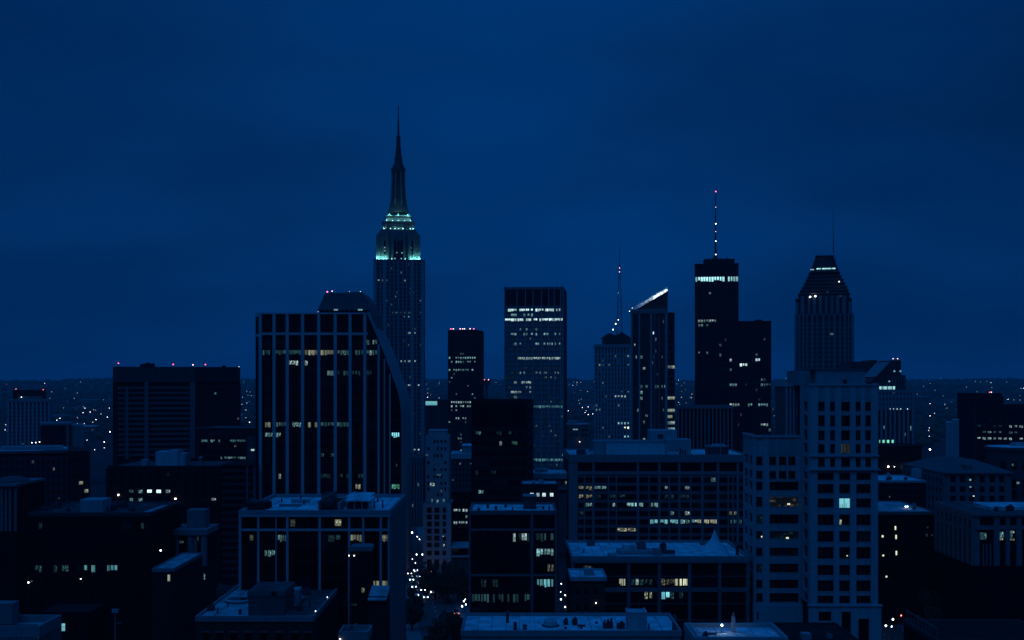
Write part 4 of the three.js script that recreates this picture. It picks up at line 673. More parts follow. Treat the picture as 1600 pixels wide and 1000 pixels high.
{
  const b = building('pale_roof_office', 'black office with bright flat roof and pale frame in front of the black slab', 802, 300);
  const { g, u, v, s } = b, D = 20, yr = v(801), FR = wall(0.16);
  bx(g, 'core', M.soot, u(734), u(869), 0, yr - 0.5, -0.3, -D);
  facade(b, { a0: u(733), a1: u(870), y0: 0, y1: v(804), piers: [[u(734), 3 * s], [u(831), 4.2 * s], [u(868.5), 3 * s]], pierMat: FR, pierP: 0.5, rows: [804, 827, 851, 875, 899, 922, 946, 970].map(p => v(p)), spH: 0.45, spMat: wall(0.02), spP: 0.1, inset: 0.4, cuts: [u(735), u(767), u(799), u(830), u(868)], mod: 6, each: true, litH: 0.55,
    lit: [[799, 842, 829, 846, .6, 'white', .8, 'fittings'], [805, 833, 827, 836, .4, 'teal', .05, 'blinds'], [840, 838, 868, 842, .7, 'teal', .08, 'blinds'], [840, 868, 869, 873, 1, 'cool', .85, 'fittings'], [855, 886, 869, 892, .9, 'warm', .3, 'clutter'], [840, 909, 869, 917, 1, 'teal', .9, 'blinds'], [752, 903, 790, 908, .5, 'teal', .12, 'clutter'], [736, 925, 830, 930, .85, 'teal', .10, 'blinds'], [750, 938, 786, 942, .6, 'teal', .06, 'clutter'], [795, 938, 830, 942, .6, 'teal', .05, 'clutter'], [781, 805, 785, 809, .6, 'warm', .2, 'fittings']] });
  for (const y of [827.5, 898.5]) bx(g, 'band', FR, u(733), u(870), v(y + 1.5), v(y - 1.5), 0.45, -0.2);
  flatRoof(b, u(733), u(870), yr, 0.5, -D, M.roof, 0.6, 0.5, wall(0.14));
  bx(g, 'penthouse', M.dark, u(818, -8), u(838, -8), yr, v(776, -8), -8, -14); bx(g, 'penthouse_cap', M.mid, u(817, -8), u(839, -8), v(776, -8), v(775, -8), -7.6, -14.4);
  for (const [p, z] of [[748, -4], [762, -10], [775, -6], [790, -12], [801, -5], [849, -8], [858, -5]]) vent(b, u(p, z), yr, z, rr(0.5, 1.3), rr(0.15, 0.35));
}
// foreground roof, centre
{
  const b = building('white_roof_building', 'low building with a long bright flat roof in the centre foreground', 892, 225);
  const { g, u, v, s } = b, D = 17, yr = v(990), WL = wall(0.34);
  bx(g, 'wall', WL, u(721), u(1064), 0, yr - 0.5, 0, -D);
  for (const p of [745, 790, 826, 868, 910, 955, 1000, 1040]) { put(g, 'window', paneGeo(2.6, 1.8), glass[0], u(p), yr - 2.6, 0.02); bx(g, 'lintel', wall(0.4), u(p) - 1.5, u(p) + 1.5, yr - 1.68, yr - 1.5, 0.14, 0.001); }
  flatRoof(b, u(720), u(1065), yr, 0.3, -D, M.roof, 0.65, 0.4, wall(0.3));
  bx(g, 'stair_head', wall(0.42), u(981, -2.5), u(1011, -2.5), yr, v(958, -2.5), -2.5, -7); bx(g, 'stair_head_roof', M.dark, u(983, -3), u(1009, -3), v(958, -3), v(957.4, -3), -2.9, -6.6);
  bx(g, 'stair_head_coping', wall(0.5), u(981, -2.5), u(1011, -2.5), v(957.9, -2.5), v(956.4, -2.5), -2.4, -2.85); bx(g, 'stair_head_coping', wall(0.5), u(980.6, -2.5), u(983, -2.5), v(957.9, -2.5), v(956.5, -2.5), -2.86, -7); bx(g, 'stair_head_coping', wall(0.5), u(1009, -2.5), u(1011.4, -2.5), v(957.9, -2.5), v(956.5, -2.5), -2.86, -7);
  const dome = put(g, 'roof_fan', cyl(1.25, 1.45, 0.9, 16), wall(0.45), u(860, -7), yr + 0.65, -7); put(dome, 'fan_hood', cyl(0.45, 1.0, 0.7, 16), wall(0.5), 0, 0.8, 0); put(dome, 'fan_kerb', cyl(1.75, 1.75, 0.22, 16), M.iron, 0, -0.52, 0);
  vent(b, u(793, -10), yr, -10, 2.2, 0.3); vent(b, u(805, -3), yr, -3, 1.4, 0.32); roofUnit(b, u(884, -8), yr, -8, 0.9, 0.9, 0.9, M.iron); roofUnit(b, u(898, -8), yr, -8, 1.1, 1.0, 0.9, M.iron);
  for (const [p, z, w] of [[820, -6, 0.9], [820, -3.5, 0.8], [884, -4, 0.5], [908, -4, 0.5], [909, -6, 1.4], [932, -9, 0.5]]) bx(g, 'roof_hatch', M.iron, u(p, z) - w / 2, u(p, z) + w / 2, yr, yr + 0.4, z, z - 0.6);
  { const hx = u(950, -5); for (const dx of [-0.7, 0, 0.7]) vent(b, hx + dx, yr, -5, 1.6 + dx * 0.3, 0.2); roofUnit(b, hx, yr, -5, 2.0, 0.8, 1.4, M.iron); roofUnit(b, u(970, -4.4), yr, -4.4, 1.6, 0.9, 1.2, M.iron); }
  for (const [p, h] of [[1013, 1.6]]) bx(g, 'pipe_stand', M.iron, u(p, -1.5), u(p + 2, -1.5), yr, yr + h, -1.5, -1.8);
  for (let i = 0; i < 6; i++) bx(g, 'duct_section', M.dark, u(1052, -2 - i * 2.3), u(1058, -2 - i * 2.3), yr, yr + 0.6, -2 - i * 2.3, -3.8 - i * 2.3);
}
// foreground right: lamp-lit roof and the black roof beside it
{
  const b = building('lamp_lit_roof_building', 'small bright roof with parapet and one glaring lamp at bottom right', 1150, 205);
  const { g, u, v, s } = b, D = 12, yr = v(1002);
  bx(g, 'wall', wall(0.3), u(1085), u(1230), 0, yr - 0.5, 0, -D);
  flatRoof(b, u(1084), u(1231), yr, 0.3, -D, M.roof, 0.8, 0.5, wall(0.36));
  bx(g, 'chimney', wall(0.4), u(1144, -7), u(1149, -7), yr, v(964, -7), -7, -7.7); put(g, 'chimney_pot', cyl(0.15, 0.2, 0.7, 8), M.mid, u(1146.5, -7), v(964, -7) + 0.35, -7.35);
  roofUnit(b, u(1102, -3), yr, -3, 0.9, 0.6, 0.8, M.iron); bx(g, 'duct', M.dim, u(1106, -5), u(1120, -5), yr, yr + 0.4, -5, -5.5);
  const lx = u(1128, -6.5), ly = yr + 1.5; put(g, 'roof_lamp', ico(0.2), glow(0.7, 1, 1, 14), lx, ly, -6.5); put(g, 'lamp_post', boxGeo(0.08, 1.4, 0.08), M.iron, lx, yr + 0.7, -6.6); const l = new THREE.PointLight(rgb(0.6, 0.95, 1), 1.6, 0, 2); l.position.set(lx, ly, -6.4); l.castShadow = true; g.add(l);
  bx(g, 'parapet_step', wall(0.34), u(1090, -1), u(1094, -1), yr, yr + 0.55, -1, -D + 1);
}
{
  const b = building('black_roof_building', 'black tar roof below the stone apartment tower', 1245, 222);
  const { g, u, v } = b, yr = v(1004), D = 17;
  bx(g, 'wall', M.soot, u(1160), u(1345), 0, yr - 0.4, 0, -D); flatRoof(b, u(1160), u(1345), yr, 0.3, -D, M.tar, 0.3, 0.4, M.black);
  bx(g, 'roof_box', wall(0.3), u(1254, -2), u(1268, -2), yr, yr + 1.2, -2, -4); roofUnit(b, u(1296, -3), yr, -3, 0.9, 0.9, 0.9, M.mid);
}
// office block with pale frame at lower left of centre
{
  const b = building('framed_glass_office', 'glass office block with thin pale frame, open rooftop plant and blank right wall', 492, 210);
  const { g, u, v, s } = b, D = 30, yr = v(803), FR = wall(0.46), X0 = u(374.5), X1 = u(608.5);
  bx(g, 'core', M.soot, X0 + 0.1, X1 - 0.3, 0, yr - 0.6, -0.35, -D);
  const cols = [[375.8, 3.4], [404.3, 3], [432, 1.4], [449.6, 3.6], [500, 3.6], [546, 3], [568, 3], [595.2, 3.4], [607.6, 2]];
  facade(b, { a0: X0, a1: X1, y0: 0, y1: v(804), piers: cols.map(([p, w]) => [u(p), w * s]), pierMat: FR, pierP: 0.45, rows: [804, 828, 852, 876, 900, 924, 948, 972, 996, 1020].map(p => v(p)), spH: 0.5, spMat: wall(0.018, 0.4), spP: 0.08, inset: 0.24, mod: 4, each: true, litH: 0.5,
    lit: [[548, 833, 565, 837, 1, 'warm', .45, 'blinds'], [432, 850, 440, 854, 1, 'cool', .4, 'fittings'], [440, 850, 450, 854, 1, 'cool', .35, 'clutter'], [405, 876.5, 430, 880, .9, 'cool', .55, 'clutter'], [410, 876.5, 418, 880, 1, 'cool', 1.2, 'clutter'], [596, 848, 608, 852, 1, 'warm', .4, 'fittings'], [580, 908, 609, 912, 1, 'warm', .4, 'blinds'], [384, 849, 400, 853, .5, 'warm', .2, 'fittings'], [505, 848, 545, 852, .35, 'teal', .08, 'fittings'], [484, 865, 490, 870, .8, 'teal', .06, 'clutter'], [526, 820, 531, 823, 1, 'warm', .7, 'fittings'], [456, 820, 461, 823, 1, 'warm', .2, 'fittings']] });
  bx(g, 'band', FR, X0, X1, v(829.2), v(826), 0.42, -0.2); bx(g, 'band', FR, X0 - 0.1, X1 + 0.1, v(804.6), yr - 0.45, 0.55, -0.4);
  // blank right wall of tall concrete panels
  for (let i = 0; i < 10; i++) bx(g, 'side_panel', wall([0.2, 0.215, 0.19][i % 3]), X1 - 0.3, X1 + 0.3, 0, yr - 0.5, 0.3 - i * 3.03, 0.3 - (i + 1) * 3.03 + 0.05);
  for (let i = 0; i < 6; i++) for (let k = 0; k < 4; k++) put(g, rnd() < 0.4 ? 'lit_window' : 'window', paneGeo(1.2, 1.6), rnd() < 0.4 ? lit('cool', 0.35, 'clutter') : glass[1], X1 + 0.33, 4 + k * 3.4, -2 - i * 4.5, Math.PI / 2);
  flatRoof(b, X0 - 0.1, X1 + 0.3, yr, 0.5, -D, M.roof, 0.7, 0.5, wall(0.28));
  // rooftop: recessed plant wells, screens, pipework
  bx(g, 'plant_screen', wall(0.2), u(497, -4), u(498.5, -4), yr, yr + 1.9, -4, -26); bx(g, 'plant_screen', wall(0.3), u(528, -4), u(530, -4), yr, yr + 1.6, -4, -27); bx(g, 'plant_well', M.tar, u(499, -5), u(527, -5), yr + 0.02, yr + 0.3, -5, -26);
  for (let i = 0; i < 4; i++) roofUnit(b, u(512, -8 - i * 5), yr + 0.3, -8 - i * 5, 2.2, 0.9, 2.4, M.iron);
  bx(g, 'plant_deck', M.roof, u(541, -14), u(578, -14), yr, yr + 1.8, -13, -22); for (const p of [541, 553, 565, 577]) bx(g, 'deck_leg', M.light, u(p, -6), u(p + 1.2, -6), yr, yr + 1.7, -6, -6.2);
  bx(g, 'deck_canopy', M.roof, u(539, -6), u(579, -6), yr + 1.7, yr + 1.9, -5.6, -12.9); for (const p of [547, 558, 569]) roofUnit(b, u(p, -9), yr, -9, 1.3, 0.8, 1.6, M.iron);
  roofUnit(b, u(400, -6), yr, -6, 3.2, 1.3, 3, M.black); roofUnit(b, u(412, -9), yr, -9, 2.6, 1.1, 2.6, M.black); roofUnit(b, u(394, -11), yr, -11, 2.4, 1.0, 2.4, M.black);
  bx(g, 'plant_screen', wall(0.34), u(455, -18), u(484, -18), yr, yr + 0.8, -18, -18.3); for (const [p, z] of [[470, -20], [475, -15], [585, -8], [598, -10], [590, -20], [440, -20]]) vent(b, u(p, z), yr, z, rr(0.7, 1.8), 0.14);
  bx(g, 'duct', M.mid, u(436, -12), u(470, -12), yr, yr + 0.45, -12, -12.8);
}
{
  const b = building('round_top_shaft', 'dark lift shaft with a pale rounded cap in front of the framed office', 563, 196);
  const { g, u, v } = b;
  bx(g, 'wall', M.soot, u(546), u(580), 0, v(861), 0, -3.6); const c = new THREE.Shape(); const w = u(581) - u(545), h = 0.75; c.moveTo(-w / 2, 0); c.lineTo(-w / 2, h * 0.4); c.quadraticCurveTo(-w / 2, h, -w / 2 + 0.6, h); c.lineTo(w / 2 - 0.6, h); c.quadraticCurveTo(w / 2, h, w / 2, h * 0.4); c.lineTo(w / 2, 0);
  put(g, 'cap', new THREE.ExtrudeGeometry(c, { depth: 4, bevelEnabled: false }), wall(0.2), 0, v(861), -3.8);
  for (const p of [545.5, 553.5]) put(g, 'wall_lamp', ico(0.09), LAMPW, u(p), v(868), 0.12); put(g, 'lit_window', paneGeo(0.5, 0.8), lit('warm', 0.7, 'clutter'), u(567), v(922), 0.03); put(g, 'lit_window', paneGeo(0.9, 0.4), lit('teal', 0.08, 'clutter'), u(553), v(945), 0.03);
}
{
  const b = building('lean_to_roof_building', 'small low block with slanted bright roof beside the blank concrete wall', 590, 190);
  const { g, u, v } = b; bx(g, 'wall', M.black, u(574), u(604), 0, v(939), 0, -5);
  const r = put(g, 'roof', boxGeo(u(604) - u(575), 0.25, 6), M.roofMid, u(589.5), v(931), -2.4); r.rotation.x = 0.22;
  bx(g, 'gable_wall', M.black, u(575), u(603), v(939), v(933), -0.4, -4.6);
}
{
  const b = building('courtyard_roof_building', 'small sunken roof with raised pale parapet at the bottom edge', 556, 178);
  const { g, u, v } = b, yr = v(996); bx(g, 'wall', M.dark, u(530), u(575), 0, yr - 0.4, 0, -5); flatRoof(b, u(529), u(576), yr, 0.2, -5, M.roofMid, 0.9, 0.3, M.mid); vent(b, u(556, -2), yr, -2, 1.6, 0.15, M.mid); roofUnit(b, u(548, -3), yr, -3, 1, 0.6, 0.8, M.dim);
  put(g, 'wall_lamp', ico(0.1), LAMPW, u(532), v(998), 0.3); put(g, 'lamp_bracket', boxGeo(0.06, 0.06, 0.3), M.iron, u(532), v(998) + 0.1, 0.15);
}
// foreground left roof with penthouse and round skylight
{
  const b = building('penthouse_roof_building', 'flat roofed block with square penthouse and round skylight kerb, lower left foreground', 398, 185);
  const { g, u, v, s } = b, D = 34, yr = v(966), X0 = u(305), X1 = u(491);
  bx(g, 'wall', M.brick, X0 + 0.1, X1 - 0.1, 0, yr - 0.5, -0.05, -D);
  for (const p of [322, 343, 365, 388, 412, 436, 460, 481]) { put(g, 'window', paneGeo(1.0, 1.7), glass[0], u(p), yr - 3.2, 0.0); bx(g, 'lintel', M.dim, u(p) - 0.7, u(p) + 0.7, yr - 2.3, yr - 2.1, 0.1, -0.04); }
  for (let i = 0; i < 11; i++) { for (const y of [3.2, 6.4]) put(g, 'window', paneGeo(1.1, 1.7), glass[1], X1 - 0.07, yr - y, -2 - i * 3, Math.PI / 2); bx(g, 'pilaster', wall(0.07), X1 - 0.12, X1 + 0.12, 0, yr - 0.6, -0.4 - i * 3, -1.1 - i * 3); }
  flatRoof(b, X0, X1, yr, 0.15, -D, M.roofMid, 0.35, 0.4, M.mid);
  bx(g, 'roof_patch', M.roofDark, u(447, -2), u(489, -2), yr + 0.02, yr + 0.06, -2, -D + 2);
  bx(g, 'penthouse', wall(0.1), u(388, -1.5), u(444, -1.5), yr, v(931, -1.5), -1.5, -10); bx(g, 'penthouse_wall', wall(0.14), u(387, -1.5), u(445, -1.5), v(931, -1.5), v(923.5, -1.5), -1.4, -10.2); bx(g, 'roof', M.roofDark, u(388, -2), u(444, -2), v(923.5, -1.5), v(923.2, -1.5), -1.6, -10);
  put(g, 'vent_louvre', boxGeo(0.8, 0.7, 0.06), M.black, u(428, -1.4), v(927, -1.4), -1.36);
  roofUnit(b, u(400, -6), v(923, -6) - 1.2, -6, 2.4, 1.0, 2.2, M.dim); roofUnit(b, u(420, -6), v(923, -6) - 1.3, -6, 2.0, 0.8, 2, M.dark);
  { const x = u(436, -9), z = -9, y = v(923, -9) - 1.4; for (const dx of [-0.6, 0.6]) bx(g, 'frame_post', M.mid, x + dx - 0.06, x + dx + 0.06, y, y + 2.4, z, z - 0.12); bx(g, 'frame_beam', M.mid, x - 0.7, x + 0.7, y + 2.3, y + 2.42, z + 0.02, z - 0.14); }
  bx(g, 'rooftop_shed', wall(0.35), u(456, -12), u(467, -12), yr, yr + 2.4, -12, -15);
  const ring = put(g, 'skylight_kerb', new THREE.TorusGeometry(2.3, 0.28, 8, 28).rotateX(Math.PI / 2), wall(0.4), u(374, -14), yr + 0.35, -14); put(ring, 'skylight_glass', cyl(2.15, 2.15, 0.1, 24), glass[0], 0, 0, 0);
  vent(b, u(375, -3), yr, -3, 0.6, 0.25); for (const [p, z, w] of [[330, -6, 1.1], [345, -20, 1.6], [468, -6, 0.9], [478, -20, 1.5], [455, -24, 2.0]]) roofUnit(b, u(p, z), yr + 0.05, z, w, w * 0.55, w * 0.8, M.dark); for (const [p, z] of [[340, -4], [356, -9], [472, -12], [484, -9], [462, -16]]) vent(b, u(p, z), yr + 0.05, z, rr(0.5, 1.2), 0.12); bx(g, 'duct', M.dim, u(450, -8), u(482, -8), yr + 0.06, yr + 0.4, -8, -8.5); for (const [p, z] of [[487, -4], [518, -32]]) put(g, 'roof_lamp', ico(0.08), LAMPB, X1 - 0.3, yr + 0.55, z < -30 ? -15 : -3);
}
// bottom-left corner
{
  const b = building('corner_parapet_building', 'pale building corner with stepped parapet in the bottom left corner', 30, 165);
  const { g, u, v } = b, yr = v(990); bx(g, 'wall', wall(0.17), u(-60), u(62), 0, yr - 0.5, 0, -8); flatRoof(b, u(-61), u(62.5), yr, 0.15, -8, M.roofMid, 1.1, 0.4, wall(0.26));
  bx(g, 'roof_well', M.tar, u(-40, -1), u(42, -1), yr + 0.02, yr + 0.25, -1, -5); bx(g, 'stair_head', wall(0.22), u(-40, -5), u(19, -5), yr, v(943, -5), -5, -7.4);
  for (let i = 0; i < 14; i++) bx(g, 'dentil', wall(0.3), u(2 + i * 4.2), u(4 + i * 4.2), yr - 0.9, yr - 0.5, 0.12, 0.0);
  put(g, 'lit_window', paneGeo(0.4, 0.4), lit('warm', 1.2, 'clutter'), u(59), v(994), 0.03);
}
// left: dark block with lit strip
{
  const b = building('black_front_block', 'black fronted block with one row of teal lit windows and a pale roof hut', 140, 290);
  const { g, u, v, s } = b, D = 27, yr = v(803);
  bx(g, 'wall', wall(0.010), u(45), u(235), 0, yr - 0.5, 0, -D);
  facade(b, { a0: u(45), a1: u(235), y0: 0, y1: yr - 0.5, piers: steps(u(45.5), u(234.5), 8), pierW: 0.8, pierMat: wall(0.010), pierP: 0.3, rows: [805, 827, 849, 871, 894, 916, 938, 960, 982].map(p => v(p)), spH: 1.6, spMat: wall(0.010), spP: 0.2, inset: 0.5, mod: 3, each: true, litH: 0.75,
    lit: [[61, 814, 69, 818, 1, 'teal', .12, 'clutter'], [218, 814, 227, 818, 1, 'teal', .2, 'clutter'], [57, 884, 74, 888, 1, 'teal', .22, 'clutter'], [86, 884, 105, 888, 1, 'teal', .3, 'clutter'], [112, 884, 121, 888, 1, 'teal', .12, 'clutter'], [129, 884, 151, 888, 1, 'teal', .5, 'blinds'], [160, 884, 183, 888, 1, 'teal', .4, 'blinds']] });
  flatRoof(b, u(44.5), u(235.5), yr, 0.3, -D, wall(0.07, 0.95, [1, 1, 1], roofMap), 0.4, 0.4, M.dark);
  bx(g, 'roof_hut', wall(0.4), u(125, -3), u(161, -3), yr, v(781, -3), -3, -9); for (const p of steps(126, 160, 8)) bx(g, 'hut_seam', wall(0.36), u(p - 0.3, -3), u(p + 0.3, -3), yr, v(783, -3), -2.9, -3);
  for (const [p, z, w] of [[70, -8, 1.6], [88, -14, 2.2], [106, -6, 1.0], [176, -9, 1.8], [190, -16, 2.4], [207, -6, 1.2]]) roofUnit(b, u(p, z), yr, z, w, w * 0.5, w * 0.8, M.dark); for (const [p, z] of [[80, -5], [115, -12], [168, -5], [200, -11], [215, -18]]) vent(b, u(p, z), yr, z, rr(0.6, 1.4), 0.15);
  bx(g, 'roof_patch', M.roofMid, u(224, -4), u(234, -4), yr + 0.025, yr + 0.06, -4, -20);
  put(g, 'wall_lamp', ico(0.2), glow(0.7, 0.75, 1, 12), u(37 + 10), v(909), 1.0); put(g, 'lamp_bracket', boxGeo(0.1, 0.1, 1.0), M.iron, u(47), v(909) + 0.2, 0.5); put(g, 'wall_lamp', ico(0.12), LAMPW, u(127), v(904), 0.4); put(g, 'lamp_bracket', boxGeo(0.1, 0.1, 0.4), M.iron, u(127), v(904) + 0.15, 0.2);
}
{
  const b = building('colonnade_tower', 'small pale classical tower with columns and a square box on its roof', 293, 310);
  const { g, u, v, s } = b, ST = wall(0.24);
  bx(g, 'core', M.soot, u(265), u(321), 0, v(830), -1.4, -12); bx(g, 'rooftop_box', wall(0.2), u(292, -3), u(320, -3), v(829, -3), v(797, -3), -3, -8); bx(g, 'cornice', ST, u(260), u(324), v(836), v(827.5), 0.5, -12.4);
  for (const p of steps(262, 322, 14)) bx(g, 'dentil', ST, u(p - 0.7), u(p + 0.7), v(838), v(836), 0.3, -0.4);
  for (const p of [266, 276, 297, 305, 318]) put(g, 'column', cyl(p === 276 || p === 305 ? 0.45 : 0.8, p === 276 || p === 305 ? 0.5 : 0.9, v(838) - v(884), 12), ST, u(p), (v(838) + v(884)) / 2, -0.5);
  bx(g, 'plinth', wall(0.03), u(262), u(323), 0, v(884), 0.3, -12);
  for (const [p, y, w, h] of [[281, 848, 1.2, 0.7], [320, 901, 0.25, 1.6], [307, 842, 0.3, 1.2], [308, 904, 0.7, 0.6]]) put(g, 'lit_window', paneGeo(w, h), lit('cool', p === 320 ? 1.2 : 0.25, 'clutter'), u(p), v(y), y > 884 ? 0.35 : -1.3);
}
{
  const b = building('bright_roof_shed', 'low dark shed with bright roof and a single lamp beside the classical tower', 262, 262);
  const { g, u, v } = b, yr = v(890); bx(g, 'wall', M.black, u(238), u(272), 0, yr - 0.4, 0, -24); flatRoof(b, u(237.5), u(272.5), yr, 0.2, -24, M.roofMid, 0.3, 0.3, M.mid);
  put(g, 'roof_lamp', ico(0.22), LAMPB, u(251, -22), v(860, -22), -22); put(g, 'lamp_post', boxGeo(0.08, 1.0, 0.08), M.iron, u(251, -22), v(860, -22) - 0.6, -22); put(g, 'lit_window', paneGeo(0.5, 1.5), lit('warm', 0.8, 'blinds'), u(264), v(892) - 1.6, 0.03);
}
{
  const b = building('white_pilaster_block', 'pale building edge with close pilasters cut by the left border', 5, 330);
  const { g, u, v } = b; bx(g, 'core', M.soot, u(-30), u(26), 0, v(760), -0.4, -20); for (const p of [-4, 2.5, 9, 15.5, 24]) bx(g, 'pilaster', wall(0.2), u(p - 1.8), u(p + 1.8), v(830), v(760), 0, -0.4); bx(g, 'cornice', wall(0.22), u(-31), u(27), v(760), v(756), 0.6, -20.3);
  put(g, 'roof', new THREE.SphereGeometry(5.2, 20, 8, 0, 6.2832, 0, 1.2).scale(1, 0.42, 1.5), M.roofDark, u(-2), v(760) + 0.1, -8); bx(g, 'plinth', wall(0.012), u(-31), u(27), 0, v(830), 0.3, -20);
}
{
  const b = building('long_window_block', 'long dark mid-rise at left with scattered small lit windows and pale roof edge', 70, 450, { turn: 0.345 });
  const { g, u, v, s } = b; bx(g, 'core', M.soot, u(-20), u(140), 0, v(711), -0.3, -34);
  facade(b, { a0: u(-20), a1: u(105), y0: 0, y1: v(712), piers: steps(u(-19), u(104), 15), pierW: 1.0, pierMat: wall(0.055), pierP: 0.4, rows: every(v(713), 2, -11.8 * s), spH: 1.4, spMat: wall(0.05), spP: 0.3, inset: 0.5, each: true,
    lit: [[2, 713, 30, 715, .5, 'warm', .7, 'fittings'], [46, 720, 54, 800, .9, 'white', .8, 'fittings'], [80, 720, 90, 760, .8, 'white', .8, 'clutter'], { p: 0.03, l: [.15, .3] }] });
  bx(g, 'side_block', wall(0.03), u(105), u(140), 0, v(706), -0.2, -34); for (const y of [756, 769]) put(g, 'lit_window', paneGeo(1.4, 1.3), lit('warm', 0.8, 'fittings'), u(y === 756 ? 126.5 : 135), v(y), -0.15);
  for (const p of [112, 119, 126, 133]) for (const y of [720, 732, 744]) put(g, 'window', paneGeo(0.9, 1.4), glass[1], u(p), v(y), -0.17);
  flatRoof(b, u(-20), u(105), v(706), 0.5, -34, M.roof, 0.6, 0.5, wall(0.12)); bx(g, 'roof_hut', wall(0.25), u(68, -2), u(107, -2), v(712, -2), v(703, -2), -2, -8); bx(g, 'roof_hut', wall(0.3), u(0, -14), u(98, -14), v(706, -14), v(697.5, -14), -14, -24);
}
{
  const b = building('brick_grid_block', 'big dark brick block with a row of square lit windows and white roof hut', 285, 400);
  const { g, u, v, s } = b, D = 30; bx(g, 'core', M.soot, u(170), u(344), 0, v(731), -0.3, -D);
  facade(b, { a0: u(170), a1: u(344), y0: 0, y1: v(732), piers: steps(u(169.5), u(341), 12), pierW: 1.5, pierMat: wall(0.022, 0.95, [1.2, 0.95, 0.85]), pierP: 0.35, rows: every(v(733), 2, -13 * s), spH: 1.3, spMat: wall(0.02, 0.95, [1.2, 0.95, 0.85]), spP: 0.3, inset: 0.75, each: true,
    lit: [[202, 772, 210, 774, 1, 'teal', .2, 'clutter'], [216, 772, 227, 774, 1, 'cool', .7, 'clutter'], [231, 772, 240, 774, 1, 'white', 1.2, 'full'], [244, 772, 253, 774, 1, 'white', 1.0, 'full'], [258, 772, 267, 774, 1, 'white', .9, 'clutter'], [203, 785, 211, 787, 1, 'cool', .6, 'blinds'], [217, 785, 226, 787, 1, 'cool', .7, 'clutter'], [323, 785, 337, 787, 1, 'white', 1.0, 'clutter'], [262, 748, 268, 752, 1, 'teal', .06, 'clutter']] });
  flatRoof(b, u(169), u(345), v(730), 0.3, -D, M.roofDark, 0.5, 0.4, M.black); bx(g, 'roof_hut', wall(0.5), u(243, -4), u(278, -4), v(729, -4), v(706, -4), -4, -12); bx(g, 'roof_hut', wall(0.4), u(278.2, -4), u(289, -4), v(729, -4), v(709, -4), -4.3, -11); bx(g, 'roof_hut', wall(0.36), u(220, -2), u(230, -2), v(729, -2), v(718, -2), -2, -5); vent(b, u(314, -3), v(730), -3, 3, 0.6, M.mid); bx(g, 'hut_cap', wall(0.4), u(262, -5), u(277, -5), v(706, -5), v(703.5, -5), -5, -11);
  for (const [p, y] of [[186, 773], [187.5, 790], [275, 779]]) { put(g, 'wall_lamp', ico(0.28), LAMPW, u(p), v(y), 0.7); put(g, 'lamp_bracket', boxGeo(0.1, 0.1, 0.6), M.iron, u(p), v(y) + 0.3, 0.35); }
}
{
  const b = building('banded_corner_block', 'dark banded block with pale corner pier left of the columned tower', 370, 395);
  const { g, u, v, s } = b; bx(g, 'core', M.soot, u(346), u(399), 0, v(728), -0.3, -24); for (const y of every(733, 900, 11)) bx(g, 'band', wall(0.05), u(346), u(399.5), v(y + 4), v(y), 0.2, -0.3); bx(g, 'corner_pier', wall(0.13), u(385), u(388), 0, v(728), 0.4, -0.2); bx(g, 'corner_pier', wall(0.13), u(396.5), u(399.6), 0, v(728), 0.4, -0.2); bx(g, 'roof', M.tar, u(345.5), u(400), v(728), v(726.5), 0.5, -24);
}
{
  const b = building('strip_window_office', 'dark office with two strips of teal lit windows under the wide slab', 355, 500);
  const { g, u, v, s } = b; bx(g, 'core', M.soot, u(309), u(402), 0, v(672), -0.3, -30); bx(g, 'attic_wall', wall(0.035), u(308), u(402), v(682), v(670), 0.2, -30.2); flatRoof(b, u(308), u(402), v(670), 0.2, -30, M.roofDark, 0.4, 0.4, wall(0.08));
  facade(b, { a0: u(309), a1: u(386), y0: 0, y1: v(682), piers: steps(u(310), u(385), 5), pierW: 0.5, pierMat: wall(0.03), pierP: 0.3, rows: every(v(683), 2, -8.9 * s), spH: 1.0, spMat: wall(0.03), spP: 0.2, mod: 4, lit: [[313, 687, 333, 688, .9, 'teal', .9, 'clutter'], [334, 687, 350, 688, .5, 'cool', .9, 'clutter'], [353, 687, 386, 688, .85, 'teal', .55, 'clutter'], [345, 714, 386, 715, .75, 'cool', .6, 'clutter'], [366, 695, 372, 697, .6, 'white', .4, 'fittings']] });
  bx(g, 'end_wall', wall(0.1), u(386), u(402), 0, v(682), 0.1, -0.3); put(g, 'sign_light', boxGeo(1.4, 0.7, 0.2), glow(0.55, 0.95, 0.95, 0.7), u(395), v(703), 0.25);
}
